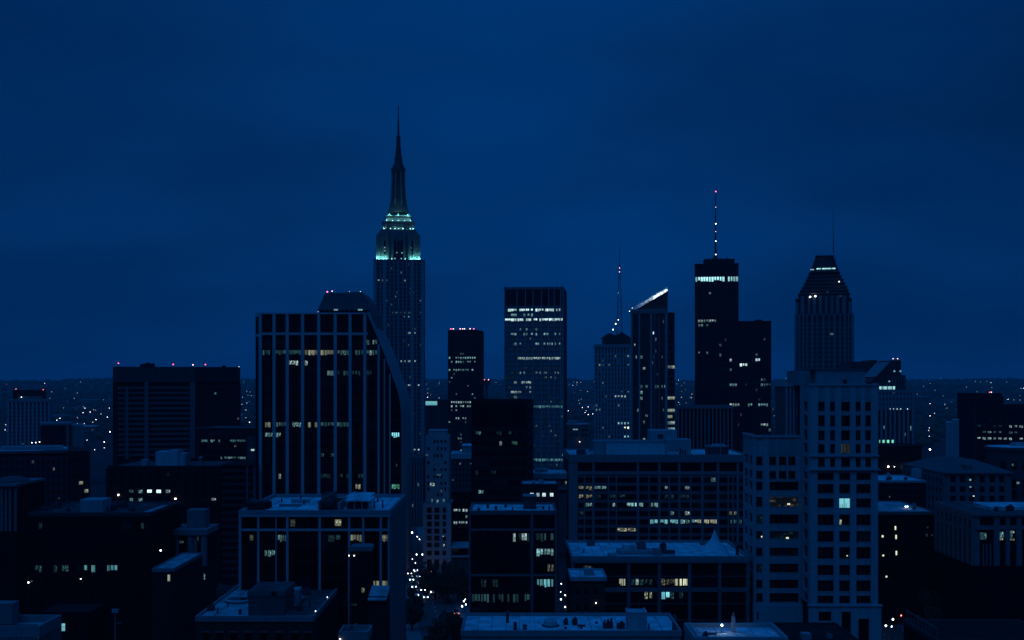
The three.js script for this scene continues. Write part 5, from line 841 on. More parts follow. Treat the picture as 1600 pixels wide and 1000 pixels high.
// by the avenue: white slim tower and its base
{
  const b = building('white_slim_tower', 'slim white tower with small windows above a wider gridded base by the avenue', 684, 425);
  const { g, u, v, s } = b, W = wall(0.42), W2 = wall(0.46);
  bx(g, 'wall', W, u(664), u(701), v(788), v(682), -2, -16); bx(g, 'attic', W, u(668), u(697), v(682), v(674), -2.5, -14); bx(g, 'coping', wall(0.4), u(667.5), u(697.5), v(674), v(673), -2.3, -14.2);
  for (const y of [690, 701, 712, 723, 734, 745, 755, 764, 773]) for (const p of [669.5, 679, 684, 690, 696]) if (rnd() < 0.62) put(g, 'window', paneGeo(0.75, 1.1), glass[rnd() < 0.6 ? 1 : 3], u(p, -2), v(y, -2), -1.97);
  for (const [p, y, w, h, k] of [[675.5, 757, 1.7, 1.2, 1.2], [667, 711, 0.7, 0.7, .4], [685.5, 742, 1.4, 0.6, .4], [689.5, 767, .4, 1.2, .4], [675, 782, .4, 1.3, 1], [683.5, 783, 0.9, 1.1, 1], [693, 782, .8, 1.1, .7]]) put(g, 'lit_window', paneGeo(w, h), lit(k > 1 ? 'white' : 'cool', k, 'clutter'), u(p, -2), v(y, -2), -1.94);
  bx(g, 'core', M.soot, u(662), u(705), 0, v(788), -0.6, -18);
  const rows = [788, 794, 801.5, 804, 812, 815, 823, 826, 834, 837, 845, 848, 856.5];
  for (const [p, q] of [[661, 667], [674.5, 678.5], [686.5, 691.5], [697, 705]]) bx(g, 'pier', W2, u(p), u(q), 0, v(788), 0, -0.7);
  for (const [a, c] of [[788, 793], [801.5, 804], [812, 815], [823, 826], [834, 837], [845, 848], [855.5, 860.5], [868, 874]]) bx(g, 'spandrel', W2, u(661.4), u(704.6), v(c), v(a), -0.12, -0.7);
  for (const [a, c] of [[793, 801.5], [804, 812], [815, 823], [826, 834], [837, 845], [848, 855.5], [860.5, 868], [874, 889]]) for (const [p, q] of [[667, 674.5], [678.5, 686.5], [691.5, 697]]) put(g, 'window', paneGeo((q - p) * s, v(a) - v(c)), someGlass(), u((p + q) / 2), (v(a) + v(c)) / 2, -0.56);
  for (const [p, y] of [[676, 797], [692, 837], [693.5, 852]]) put(g, 'lit_window', paneGeo(0.7, 0.9), lit('white', 1.4, 'clutter'), u(p), v(y), -0.5);
  bx(g, 'roof', M.roofMid, u(661), u(705), v(788), v(787.4), -0.2, -18);
  // lower wing with ledges
  bx(g, 'wing_wall', wall(0.1), u(705), u(732), 0, v(856), -1, -14); bx(g, 'ledge', W2, u(704.7), u(733), v(857), v(854.5), 0.1, -14.2); bx(g, 'ledge', W2, u(704.7), u(733), v(871), v(868.5), -0.1, -1.2); bx(g, 'window_bay', glass[0], u(707), u(730), v(868), v(858), -0.9, -1);
}
{
  const b = building('dark_lit_row_block', 'narrow dark block with two short rows of white lit windows behind the slim tower', 719, 470);
  const { g, u, v, s } = b; bx(g, 'core', M.soot, u(704), u(738), 0, v(770), -0.2, -20);
  facade(b, { a0: u(704), a1: u(738), y0: 0, y1: v(771), piers: steps(u(704.5), u(737.5), 3), pierW: 0.4, pierMat: M.black, pierP: 0.3, rows: every(v(772), 2, -9.6 * s), spH: 1.0, spMat: M.black, spP: 0.2, mod: 3, each: true, lit: [[708, 795, 731, 797, .85, 'white', 1.0, 'fittings'], [708, 815, 731, 818, .85, 'white', .9, 'fittings'], [725, 805, 731, 807, .7, 'white', .8, 'fittings'], [709, 763, 713, 767, .5, 'warm', .4, 'fittings']] });
  bx(g, 'roof', M.tar, u(703.5), u(738.5), v(770), v(769), 0.3, -20);
}
{
  const b = building('white_cornice_block', 'mid-rise with a white cornice and brown brick front behind the black slab', 720, 560);
  const { g, u, v, s } = b; bx(g, 'core', M.soot, u(704), u(745), 0, v(716), -0.2, -24);
  facade(b, { a0: u(704), a1: u(745), y0: 0, y1: v(716), piers: steps(u(705), u(744), 7), pierW: 0.9, pierMat: wall(0.10, 0.9, [1.1, 0.95, 0.85]), pierP: 0.3, rows: every(v(719), 2, -8.6 * s), spH: 1.2, spMat: wall(0.09, 0.9, [1.1, 0.95, 0.85]), spP: 0.2, inset: 0.5, each: true, lit: [[716, 721, 727, 726, .5, 'white', .4, 'clutter'], { p: .03, l: [.2] }] });
  bx(g, 'cornice', wall(0.42), u(703), u(746), v(717), v(709), 0.8, -24); bx(g, 'attic', wall(0.3), u(722, -4), u(746, -4), v(709, -4), v(697, -4), -4, -20); bx(g, 'attic_roof', M.roof, u(721.5, -4), u(746.5, -4), v(697, -4), v(696, -4), -3.6, -20.4);
}
{
  const b = building('brown_low_block', 'low brown brick block with four square lit windows in a row', 846, 380);
  const { g, u, v, s } = b; bx(g, 'wall', M.brick, u(815), u(872), 0, v(758), 0, -16); flatRoof(b, u(814.5), u(872.5), v(758), 0.2, -16, M.roofMid, 0.4, 0.4, M.brick);
  for (const p of [831, 840.5, 850, 862]) { put(g, 'lit_window', paneGeo(p === 840.5 ? 0.95 : 1.1, 1.15), lit('white', p === 840.5 ? 0.5 : 1.1, 'full'), u(p), v(773), 0.03); bx(g, 'sill', M.dim, u(p) - 0.65, u(p) + 0.65, v(773) - 0.75, v(773) - 0.63, 0.14, 0.001); }
  for (const p of [821.5, 831, 840.5, 850, 862]) for (const y of [786, 798]) put(g, 'window', paneGeo(1.0, 1.3), glass[1], u(p), v(y), 0.02); put(g, 'rooftop_tank', cyl(0.9, 0.9, 1.4, 12), wall(0.4), u(845, -5), v(757, -5) + 0.9, -5); roofUnit(b, u(834, -5), v(758), -5, 1.2, 1.1, 1, M.light);
}
{
  const b = building('white_band_block', 'small block with broad white fascia between the glass tower and gridded office', 862, 470);
  const { g, u, v } = b; bx(g, 'wall', wall(0.2), u(834), u(888), 0, v(742), 0, -18); bx(g, 'fascia', wall(0.45), u(833.5), u(888.5), v(748), v(740), 0.6, -18.2); bx(g, 'roof', M.roof, u(834), u(888), v(740), v(739.6), 0.4, -18); bx(g, 'rooftop_box', wall(0.42), u(836, -4), u(856, -4), v(739.6, -4), v(733, -4), -4, -9);
  for (const p of [878, 884]) put(g, 'window', paneGeo(1.2, 1.6), glass[0], u(p), v(754), 0.03); put(g, 'lit_window', paneGeo(0.6, 1.2), lit('white', 1.0, 'clutter'), u(884), v(754), 0.06); bx(g, 'canopy', wall(0.3), u(873), u(888), v(765), v(762), 1.2, 0.01);
}
{
  const b = building('lit_shop_block', 'small pinkish block with an upward light beside the gridded tower', 908, 700);
  const { g, u, v } = b; bx(g, 'wall', wall(0.14), u(887), u(920), 0, v(664), 0, -20); bx(g, 'roof', M.roofMid, u(886.5), u(920.5), v(664), v(662.5), 0.3, -20); bx(g, 'rooftop_box', wall(0.3), u(888, -4), u(902, -4), v(662.5, -4), v(657, -4), -4, -10);
  for (const p of [891, 896, 901, 911, 916]) for (const y of [672, 680]) put(g, 'window', paneGeo(1.1, 1.5), glass[1], u(p), v(y), 0.03); for (const p of [897, 901]) put(g, 'lit_window', paneGeo(1.3, 0.7), lit('cool', 0.5, 'full'), u(p), v(671), 0.06);
  const lx = u(905.5), ly = v(690); put(g, 'flood_lamp', ico(0.35), glow(1, 0.85, 0.8, 3), lx, ly, 1.6); bx(g, 'lamp_post', M.iron, lx - 0.06, lx + 0.06, 0, ly - 0.3, 1.55, 1.68); const l = new THREE.PointLight(rgb(1, 0.8, 0.75), 40, 0, 2); l.position.set(lx, ly, 1.7); l.castShadow = true; g.add(l);
}
{
  const b = building('teal_lit_low_block', 'distant low block with a glowing teal top floor right of the spire tower', 677, 1150);
  const { g, u, v } = b; bx(g, 'wall', wall(0.06), u(662), u(702), 0, v(636), 0, -30); bx(g, 'roof', M.roofDark, u(661), u(703), v(626), v(624), 0.6, -30); for (const p of steps(666, 682, 8)) put(g, 'lit_window', paneGeo(1.2, 4), lit('teal', 0.8, 'full'), u(p), v(630), 0.04); bx(g, 'wall', wall(0.05), u(662), u(702), v(636), v(626), -0.05, -30);
  bx(g, 'pilaster', wall(0.12), u(664), u(666), 0, v(636), 0.5, 0); bx(g, 'pilaster', wall(0.12), u(684), u(686), 0, v(636), 0.5, 0);
}
{
  const b = building('water_tower', 'slender distant water tower with a flat head beside the narrow dark tower', 760, 1300, { category: 'water tower' });
  const { g, u, v } = b; put(g, 'shaft', cyl(1.6, 2.2, v(602), 12), wall(0.12), 0, v(602) / 2, 0); put(g, 'tank', cyl(4.6, 4.0, v(594) - v(602), 16), wall(0.12), 0, (v(594) + v(602)) / 2, 0); for (const [x, m] of [[-2, RED], [2.4, REDW]]) put(g, 'aviation_light', ico(0.5), m, x, v(594) + 0.5, 0);
}
// right-hand group
{
  const b = building('dark_wide_office', 'dark office at right edge with three rows of lit windows and red lights', 1560, 700, { turn: -0.37 });
  const { g, u, v, s } = b; bx(g, 'core', M.soot, u(1496), u(1680), 0, v(634), -0.2, -40); bx(g, 'attic_wall', wall(0.022), u(1495.5), u(1565), v(634), v(615.5), 0.2, -30); bx(g, 'attic_wall', wall(0.022), u(1565), u(1680), v(640), v(632), 0.3, -30); bx(g, 'corner_pier', wall(0.05), u(1522), u(1525), 0, v(634), 0.8, -0.2); bx(g, 'end_wall', wall(0.02), u(1495.6), u(1522), 0, v(634), 0.1, -0.2);
  facade(b, { a0: u(1525), a1: u(1680), y0: 0, y1: v(637), piers: every(u(1525.5), u(1680), 7.6 * s), pierW: 0.9, pierMat: wall(0.02), pierP: 0.3, rows: every(v(640), 2, -9.6 * s), spH: 1.9, spMat: wall(0.018), spP: 0.2, each: true, lit: [[1525, 668, 1572, 669, .6, 'teal', .1, 'clutter'], [1572, 668, 1600, 669, .9, 'white', .7, 'clutter'], [1524, 677.5, 1600, 678, .75, 'cool', .55, 'clutter'], [1526, 687, 1600, 688, .95, 'white', 1.0, 'clutter'], [1556, 640, 1575, 655, .4, 'white', .5, 'fittings'], { p: 0.04, l: [.3] }] });
  flatRoof(b, u(1495), u(1566), v(616), 0.2, -30, M.tar, 0.4, 0.4, M.black); b.beacon(1546, 613, -1, RED, 0.35); b.beacon(1549, 613, -1, REDW, 0.5); bx(g, 'rooftop_box', M.black, u(1548, -3), u(1568, -3), v(640, -3), v(619, -3), -3, -14);
}
{
  const b = building('pale_lift_slab', 'narrow blank pale slab standing at the end of the right hand street', 1488, 600, { turn: -0.365 });
  const { g, u, v } = b; bx(g, 'wall', wall(0.45), u(1478), u(1488.5), 0, v(661), 0, -16); bx(g, 'wall', wall(0.45), u(1488.6), u(1498), 0, v(657), 0.8, -16); bx(g, 'coping', wall(0.45), u(1477.6), u(1488.5), v(661), v(660), 0.2, -16.2); bx(g, 'coping', wall(0.45), u(1488.4), u(1498.4), v(657), v(656), 1.0, -16.2); for (const p of [1482, 1485, 1491.5, 1494.5]) bx(g, 'groove_rib', wall(0.29), u(p - 0.4), u(p + 0.4), 0, v(662), p > 1488 ? 0.8 : 0, p > 1488 ? 1.0 : 0.2);
}
{
  const b = building('dark_lamp_block', 'low dark brick block with two bright wall lamps below the stepped pale office', 1406, 540);
  const { g, u, v } = b; bx(g, 'wall', wall(0.016), u(1370), u(1440), 0, v(699), 0, -26); flatRoof(b, u(1369.5), u(1440.5), v(698), 0.2, -26, M.tar, 0.4, 0.4, M.soot); for (const p of every(1376, 1436, 7)) for (const y of [709, 719, 740]) put(g, 'window', paneGeo(0.9, 1.6), glass[1], u(p), v(y), 0.03);
  for (const [p, r] of [[1387, 0.4], [1411, 0.4], [1396.5, 0.18]]) { put(g, 'wall_lamp', ico(r), LAMPW, u(p), v(729), 0.9); put(g, 'lamp_bracket', boxGeo(0.12, 0.12, 0.8), M.iron, u(p), v(729) + r, 0.45); }
}
{
  const b = building('bright_roof_dark_block', 'dark low block with a bright roof and small roof hut right of the apartment tower', 1408, 400);
  const { g, u, v } = b, yr = v(752); bx(g, 'wall', M.soot, u(1365), u(1447), 0, yr - 0.4, 0, -24); flatRoof(b, u(1364), u(1447.5), yr, 0.2, -24, M.roof, 0.3, 0.3, M.light); bx(g, 'roof_hut', wall(0.4), u(1430, -14), u(1440, -14), yr, v(733, -14), -14, -18); vent(b, u(1388, -10), yr, -10, 1.6, 0.5, M.light); for (const [p, z] of [[1387, -4], [1391, -6], [1415, -5]]) roofUnit(b, u(p, z), yr, z, 1, 0.7, 0.8, M.iron); for (const y of [761, 772]) bx(g, 'band', wall(0.03), u(1366), u(1446), v(y + 3), v(y), 0.15, 0.01); put(g, 'lit_window', paneGeo(0.4, 1.0), lit('warm', 0.6, 'clutter'), u(1390), v(775), 0.05);
}
{
  const b = building('twin_lamp_roof_block', 'black walled block with pale roof carrying a bright pair of lamps', 1420, 330);
  const { g, u, v } = b, yr = v(801); bx(g, 'wall', wall(0.012), u(1368), u(1462), 0, yr - 0.4, 0, -30); flatRoof(b, u(1367), u(1462.5), yr, 0.3, -30, M.roofMid, 0.35, 0.4, M.dim); for (const dx of [-0.28, 0.28]) put(g, 'roof_lamp', ico(0.2), glow(0.8, 0.97, 1, 10), u(1416.5, -10) + dx, v(791.5, -10), -10); put(g, 'lamp_post', boxGeo(0.08, 0.9, 0.08), M.iron, u(1416.5, -10), v(791.5, -10) - 0.4, -10.1);
  const l = new THREE.PointLight(rgb(0.7, 0.95, 1), 1.2, 0, 2); l.position.set(u(1416.5, -10), v(791.5, -10), -9.7); l.castShadow = true; g.add(l); roofUnit(b, u(1428, -8), yr, -8, 1, 1.6, 1, M.mid); for (let i = 0; i < 9; i++) for (let k = 0; k < 5; k++) put(g, 'window', paneGeo(0.9, 1.6), glass[1], u(1374 + i * 9.6), v(814 + k * 22), 0.03);
  for (const [p, y, h] of [[1399, 825, 1.1], [1400, 839, 1.2], [1400.5, 864, 1.2], [1379, 838, 0.6], [1380, 868, 0.5], [1385, 901, 0.5], [1448, 836, 0.9], [1456, 836, 0.6], [1449, 824, 0.4]]) put(g, 'lit_window', paneGeo(h > 1 ? 0.4 : 0.5, h), lit(p < 1440 ? 'warm' : 'cool', p < 1440 ? 1.4 : 0.12, p < 1440 ? 'full' : 'clutter'), u(p), v(y), 0.06);
}
{
  const b = building('hipped_stone_block', 'pale stone block with low hipped roof and three rows of square windows', 1530, 430);
  const { g, u, v, s } = b, ST = wall(0.17), D = 44; bx(g, 'core', M.soot, u(1474.5), u(1580), 0, v(740), -0.5, -D);
  const xs = [1474, ...[1485, 1500, 1514.5, 1530.5, 1546, 1561].flatMap(p => [p, p + 8.5]), 1580.5]; for (let i = 0; i < xs.length; i += 2) bx(g, 'pier', ST, u(xs[i]), u(xs[i + 1]), 0, v(738), 0, -0.6);
  const rw = [[744, 754], [760, 769], [774.5, 783.5], [790, 799]]; for (let i = 0; i < 6; i++) { const p = [1485, 1500, 1514.5, 1530.5, 1546, 1561][i]; let y = 738; for (const [a, c] of [...rw, [830, 830]]) { bx(g, 'spandrel', ST, u(p), u(p + 8.5), v(a), v(y), -0.1, -0.6); y = c; } for (const [a, c] of rw) put(g, 'window', paneGeo(8.5 * s, v(a) - v(c)), someGlass(), u(p + 4.25), (v(a) + v(c)) / 2, -0.5); }
  for (const [p, y, c, w] of [[1516.5, 750, 'cool', 0.8], [1517, 760.5, 'cool', 0.7], [1522, 774.5, 'white', 0.5]]) put(g, 'lit_window', paneGeo(w, 0.7), lit(c, c === 'white' ? 2 : 0.5, 'full'), u(p), v(y), -0.4);
  facade(b, { side: 'left', at: u(1474.5), a0: 0, a1: D, y0: 0, y1: v(738), piers: steps(0.5, D - 0.5, 11), pierW: 1.8, pierMat: ST, pierP: 0.4, rows: every(v(742), 2, -15.4 * s), spH: 1.5, spMat: ST, spP: 0.3, inset: 0.9, each: true });
  const h = new THREE.BufferGeometry(), X0 = u(1472.5), X1 = u(1583), y0 = v(738), y1 = v(722), m = (X1 - X0) / 2; const q = [[X0, y0, 0.8], [X1, y0, 0.8], [X1, y0, -D], [X0, y0, -D], [X0 + m * 0.7, y1, -m * 0.9], [X1 - m * 0.7, y1, -m * 0.9], [X1 - m * 0.7, y1, -D + m * 0.9], [X0 + m * 0.7, y1, -D + m * 0.9]];
  const tri = [0, 1, 5, 0, 5, 4, 1, 2, 6, 1, 6, 5, 2, 3, 7, 2, 7, 6, 3, 0, 4, 3, 4, 7, 4, 5, 6, 4, 6, 7]; h.setAttribute('position', new THREE.Float32BufferAttribute(tri.flatMap(i => q[i]), 3)); h.setAttribute('uv', new THREE.Float32BufferAttribute(tri.flatMap(i => [q[i][0], q[i][2]]), 2)); h.computeVertexNormals(); put(g, 'hipped_roof', h, wall(0.12), 0, 0, 0); bx(g, 'eaves', ST, X0, X1, y0 - 0.5, y0, 0.8, -D); bx(g, 'dormer', wall(0.15), u(1511), u(1522), y0, v(727), -2, -8);
}
{
  const b = building('arched_civic_block', 'pale stone block with tall teal lit windows and colonnaded left side', 1580, 300);
  const { g, u, v, s } = b, ST = wall(0.17), D = 27, yr = v(804); const X0 = u(1520); bx(g, 'core', M.soot, X0 + 0.4, u(1680), 0, yr - 0.5, -0.6, -D);
  const hol = [[1531, 1553], [1562, 1572], [1578.5, 1589], [1597, 1608], [1620, 1640]], xs = [1520, ...hol.flat(), 1680]; for (let i = 0; i < xs.length; i += 2) bx(g, 'pier', ST, u(xs[i]), u(xs[i + 1]), 0, yr, 0, -0.7);
  for (const [p, q] of hol) { bx(g, 'spandrel', ST, u(p), u(q), v(809), yr - 0.02, -0.1, -0.7); bx(g, 'spandrel', ST, u(p), u(q), v(828), v(821), -0.1, -0.7); put(g, 'window', paneGeo((q - p) * s, v(809) - v(821)), glass[0], u((p + q) / 2), v(815), -0.6); put(g, 'window', paneGeo((q - p) * s, v(828) - v(890)), glass[0], u((p + q) / 2), v(859), -0.62); }
  for (const [x, y, w, h, c, k] of [[1537, 838, 11, 11, 'teal', .5], [1566, 836, 8, 10, 'teal', .9], [1565, 843, 7, 3, 'warm', 1.2], [1583, 832, 6, 4, 'white', 1.2], [1581, 838, 4, 6, 'teal', .6], [1583, 843.5, 7, 3, 'warm', .6]]) put(g, 'lit_window', paneGeo(w * s, h * s), lit(c, k, 'clutter'), u(x), v(y), -0.55 + 0.01 * (y - 830) / 5);
  for (const p of [1536, 1541, 1547]) put(g, 'column', cyl(0.22, 0.25, v(850) - v(885), 10), ST, u(p), v(867), 0.25); bx(g, 'cornice', ST, X0 - 0.3, u(1681), v(806), yr + 0.1, 0.5, -0.2); bx(g, 'string_course', ST, u(1525), u(1553), v(827.5), v(825.5), 0.5, 0.005);
  facade(b, { side: 'left', at: X0 + 0.4, a0: 0, a1: D, y0: 0, y1: yr, piers: steps(0.6, D - 0.6, 8), pierW: 1.4, pierMat: ST, pierP: 0.5, rows: [yr, v(808), v(826), v(892)], spH: 1.0, spMat: ST, spP: 0.3, inset: 0.7, each: true }); flatRoof(b, X0, u(1680), yr, 0.2, -D, M.roofDark, 0.6, 0.5, wall(0.2)); bx(g, 'plinth', wall(0.008), X0 - 0.6, u(1681), 0, v(884), 0.8, -D);
  bx(g, 'roof_deck', M.roof, u(1548, -10), u(1680, -10), yr, yr + 0.9, -10, -22); roofUnit(b, u(1578, -8), yr, -8, 1.6, 1.2, 1.4, M.iron); roofUnit(b, u(1556, -8), yr, -8, 0.9, 0.7, 0.9, M.iron);
}
{
  const b = building('round_corner_block', 'dark stone block with curved cornice at the right border', 1590, 450);
  const { g, u, v } = b; put(g, 'wall', cyl(10, 10, v(704), 28), wall(0.07), u(1596), v(704) / 2, -8); put(g, 'cornice', cyl(10.8, 10.5, 1.2, 28), wall(0.12), u(1596), v(702), -8); put(g, 'roof', cyl(9.5, 9.5, 0.5, 28), M.roof, u(1596), v(700), -8); bx(g, 'roof_hut', wall(0.4), u(1587, -8), u(1606, -8), v(699, -8), v(692, -8), -8, -13);
  for (const a of [-0.75, -0.35, 0.05, 0.45]) for (const y of [727, 755, 772]) put(g, 'window', paneGeo(1.8, 3.2), glass[0], u(1596) + 10.0 * Math.sin(a), v(y), -8 + 10.0 * Math.cos(a), a); for (const [p, y, k] of [[1581, 726, .5], [1587, 754, 1.2], [1599, 726, .3]]) put(g, 'lit_window', paneGeo(1.1, 0.9), lit('cool', k, 'clutter'), u(p), v(y), -8 + Math.sqrt(100 - (u(p) - u(1596)) ** 2) + 0.1);
}
{ // parapet railing of the nearest dark building, bottom right
  const b = building('dark_terrace_block', 'black terrace block with a faint stair rail at bottom right', 1500, 230);
  const { g, u, v } = b; bx(g, 'wall', wall(0.010), u(1465), u(1660), 0, v(1004), 0, -20); flatRoof(b, u(1464), u(1660), v(1003), 0.2, -20, M.tar, 0.4, 0.4, M.dark); for (let i = 0; i < 9; i++) bx(g, 'rail_post', M.dim, u(1464.6), u(1465.6), v(1000), v(1000) + 2.2, -i * 2.2, -i * 2.2 - 0.14); bx(g, 'hand_rail', M.dim, u(1464.4), u(1466), v(1000) + 2.2, v(1000) + 2.34, 0, -18.5);
}

{
  const b = building('avenue_end_block', 'stone block with close vertical piers closing the far end of the avenue', 645, 565);
  const { g, u, v, s } = b; bx(g, 'wall', wall(0.05), u(620), u(661), 0, v(716), 0, -24);
  facade(b, { a0: u(620), a1: u(661), y0: 0, y1: v(716), piers: steps(u(621), u(660), 9), pierW: 0.7, pierMat: wall(0.22), pierP: 0.5, rows: every(v(718), 3, -3.4), spH: 1.2, spMat: wall(0.1), spP: 0.2, mod: 1, lit: [{ p: 0.06, l: [.3, .6] }] });
  flatRoof(b, u(619.5), u(661.5), v(716), 0.5, -24, M.roofDark, 0.5, 0.4, wall(0.16));
}
// ---------------------------------------------------------------- trees
const leafMat = [0.045, 0.06].map(k => new THREE.MeshPhysicalMaterial({ color: rgb(k * 0.7, k, k * 0.45), roughness: 0.8, side: THREE.DoubleSide }));
function crownGeo(n, R, H, y0) {
  const pos = [], clumps = [];
  for (let i = 0; i < 34; i++) { const a = rnd() * 6.283, t = rnd(), r = R * Math.sqrt(rnd()) * (0.45 + 0.6 * Math.sin(Math.PI * (0.15 + 0.75 * t))); clumps.push([Math.cos(a) * r, y0 + H * t, Math.sin(a) * r, R * rr(0.2, 0.38)]); }
  for (let i = 0; i < n; i++) {
    const c = pick(clumps), d = new THREE.Vector3(rr(-1, 1), rr(-1, 1), rr(-1, 1)).normalize().multiplyScalar(c[3] * Math.cbrt(rr(0.2, 1)));
    const p = new THREE.Vector3(c[0], c[1], c[2]).add(d), u = new THREE.Vector3(rr(-1, 1), rr(-0.6, 0.6), rr(-1, 1)).normalize(), w = new THREE.Vector3().crossVectors(u, new THREE.Vector3(rr(-1, 1), rr(-1, 1), rr(-1, 1))).normalize(), l = rr(0.16, 0.34);
    const A = p.clone().addScaledVector(u, l), B = p.clone().addScaledVector(w, l * 0.5), C = p.clone().addScaledVector(u, -l), D = p.clone().addScaledVector(w, -l * 0.5);
    for (const q of [A, B, C, A, C, D]) pos.push(q.x, q.y, q.z);
  }
  const g = new THREE.BufferGeometry(); g.setAttribute('position', new THREE.Float32BufferAttribute(pos, 3)); g.computeVertexNormals(); return g;
}
function makeTree(R, H, y0, mat) {
  const t = new THREE.Group();
  put(t, 'trunk', new THREE.CylinderGeometry(0.14, 0.28, y0 + H * 0.45, 9), M.bark, 0, (y0 + H * 0.45) / 2, 0);
  for (let i = 0; i < 7; i++) { const a = i * 0.9 + rnd(), b0 = y0 * 0.8 + i * H * 0.06, c = new THREE.CatmullRomCurve3([new THREE.Vector3(0, b0, 0), new THREE.Vector3(Math.cos(a) * R * 0.35, b0 + H * 0.22, Math.sin(a) * R * 0.35), new THREE.Vector3(Math.cos(a) * R * 0.7, b0 + H * 0.36, Math.sin(a) * R * 0.7)]); put(t, 'limb', new THREE.TubeGeometry(c, 5, 0.07, 5), M.bark, 0, 0, 0); }
  put(t, 'crown', crownGeo(3600, R, H, y0), mat, 0, 0, 0);
  return t;
}
const treeProto = [makeTree(3.4, 5.5, 2.6, leafMat[0]), makeTree(2.6, 4.2, 2.2, leafMat[1]), makeTree(3.8, 6.4, 3.0, leafMat[0])];
const ground = (px, py) => { const d = EYE * F / (py - HOR); return [(px - 800) * d / F, -d]; };
function tree(px, py, kind, sc, label, group) { const [x, z] = ground(px, py), t = treeProto[kind].clone(); t.name = numbered('street_tree'); t.position.set(x, 0, z); t.scale.setScalar(sc); t.rotation.y = rnd() * 6; tag(t, label, 'tree', group); scene.add(t); }
for (const [px, py, k, sc] of [[680, 938, 2, 1.25], [700, 944, 0, 1.3], [716, 938, 2, 1.2], [727, 946, 0, 1.1], [668, 930, 1, 1.1], [706, 926, 0, 1.2]]) tree(px, py, k, sc, 'dark leafy tree in the clump in front of the slim white tower', 'trees of the dark clump beside the avenue');
for (const [px, py, k, sc] of [[640, 962, 0, 0.95], [648, 968, 1, 1.0], [644, 985, 1, 1.1]]) tree(px, py, k, sc, 'dark tree between the blank concrete wall and the avenue', 'trees along the blank wall');
for (const [px, py, k, sc] of [[694, 1006, 0, 1.0], [708, 1012, 2, 0.9], [682, 1022, 1, 1.2], [714, 1000, 1, 1.0]]) tree(px, py, k, sc, 'dark roadside tree at the bottom edge beside the long bright roof', 'trees at the lower end of the avenue');
for (const [px, py, k, sc] of [[1452, 1000, 0, 1.0], [1462, 985, 2, 1.1], [1476, 980, 0, 1.2], [1440, 968, 1, 1.2]]) tree(px, py, k, sc, 'dark tree lining the small street at bottom right', 'trees by the street at bottom right');

// ---------------------------------------------------------------- cars
function makeCar(paint) {
  const c = new THREE.Group(), body = new THREE.Shape([[-2.2, 0.35], [-2.25, 0.75], [-2.05, 0.92], [-1.2, 0.98], [1.1, 0.95], [2.0, 0.82], [2.25, 0.62], [2.22, 0.35]].map(p => new THREE.Vector2(...p)));
  const cab = new THREE.Shape([[-1.7, 0.95], [-1.15, 1.42], [0.25, 1.45], [1.05, 0.95]].map(p => new THREE.Vector2(...p)));
  const ex = (s, w, bev) => { const g = new THREE.ExtrudeGeometry(s, { depth: w, bevelEnabled: true, bevelSize: bev, bevelThickness: bev, bevelSegments: 2 }); g.translate(0, 0, -w / 2); g.rotateY(-Math.PI / 2); return g; };   // nose towards +z
  put(c, 'body', ex(body, 1.6, 0.08), new THREE.MeshPhysicalMaterial({ color: paint, roughness: 0.35, clearcoat: 0.8 }), 0, 0, 0);
  put(c, 'cabin', ex(cab, 1.34, 0.05), glass[0], 0, 0, 0);
  for (const [x, z] of [[-0.8, 1.35], [0.8, 1.35], [-0.8, -1.35], [0.8, -1.35]]) { const w = put(c, 'wheel', cyl(0.33, 0.33, 0.22, 14), M.black, x, 0.33, z); w.rotation.z = Math.PI / 2; put(w, 'rim', cyl(0.2, 0.2, 0.24, 10), M.metal, 0, 0, 0); }
  for (const x of [-0.62, 0.62]) { put(c, 'headlight', new THREE.SphereGeometry(0.13, 8, 6), glow(0.88, 0.97, 1, 13), x, 0.68, 2.26); put(c, 'tail_light', boxGeo(0.34, 0.16, 0.08), glow(1, 0.16, 0.1, 4), x, 0.78, -2.3); }
  const hl = new THREE.PointLight(rgb(0.75, 0.92, 1), 0.22, 0, 2); hl.position.set(0, 0.75, 3.0); hl.castShadow = true; c.add(hl);
  return c;
}
const carProto = [makeCar(rgb(0.5, 0.5, 0.52)), makeCar(rgb(0.02, 0.02, 0.025)), makeCar(rgb(0.12, 0.02, 0.02))];
// along a path: distance t of 0..1 on segment k, lane offset, facing the camera or away
function car(path, k, t, lane, towards, kind, label, group) {
  const [x0, z0] = path[k], [x1, z1] = path[k + 1], L = Math.hypot(x1 - x0, z1 - z0), dx = (x1 - x0) / L, dz = (z1 - z0) / L, c = carProto[kind].clone();
  c.name = numbered('car'); c.position.set(x0 + (x1 - x0) * t - dz * lane, 0.115, z0 + (z1 - z0) * t + dx * lane); c.rotation.y = towards ? Math.atan2(-dx, -dz) : Math.atan2(dx, dz); tag(c, label, 'car', group); scene.add(c);
}
for (const [k, t, l, kd] of [[1, .58, -1.7, 0], [1, .66, 1.2, 0], [1, .74, 1.2, 1], [1, .84, 1.2, 0], [1, .93, 1.2, 0], [1, .62, -4.4, 0], [1, .70, -1.7, 1], [1, .76, -4.4, 0], [1, .83, -1.7, 2], [1, .89, -4.4, 0], [1, .95, -1.7, 0], [2, .02, -4.4, 1], [2, .10, -1.7, 0], [2, .22, -4.4, 0], [2, .4, -1.7, 1], [2, .6, -1.7, 0]]) car(avenue, k, t, l, true, kd, 'car with headlights on in the oncoming queue on the avenue', 'oncoming cars queued on the avenue');
for (const [k, t, l, kd] of [[1, .66, 4.6, 1], [1, .78, 4.6, 2], [1, .9, 4.6, 0], [2, .05, 4.4, 1], [2, .3, 4.4, 0]]) car(avenue, k, t, l, false, kd, 'car showing red tail lights driving away up the avenue', 'cars driving away on the avenue');
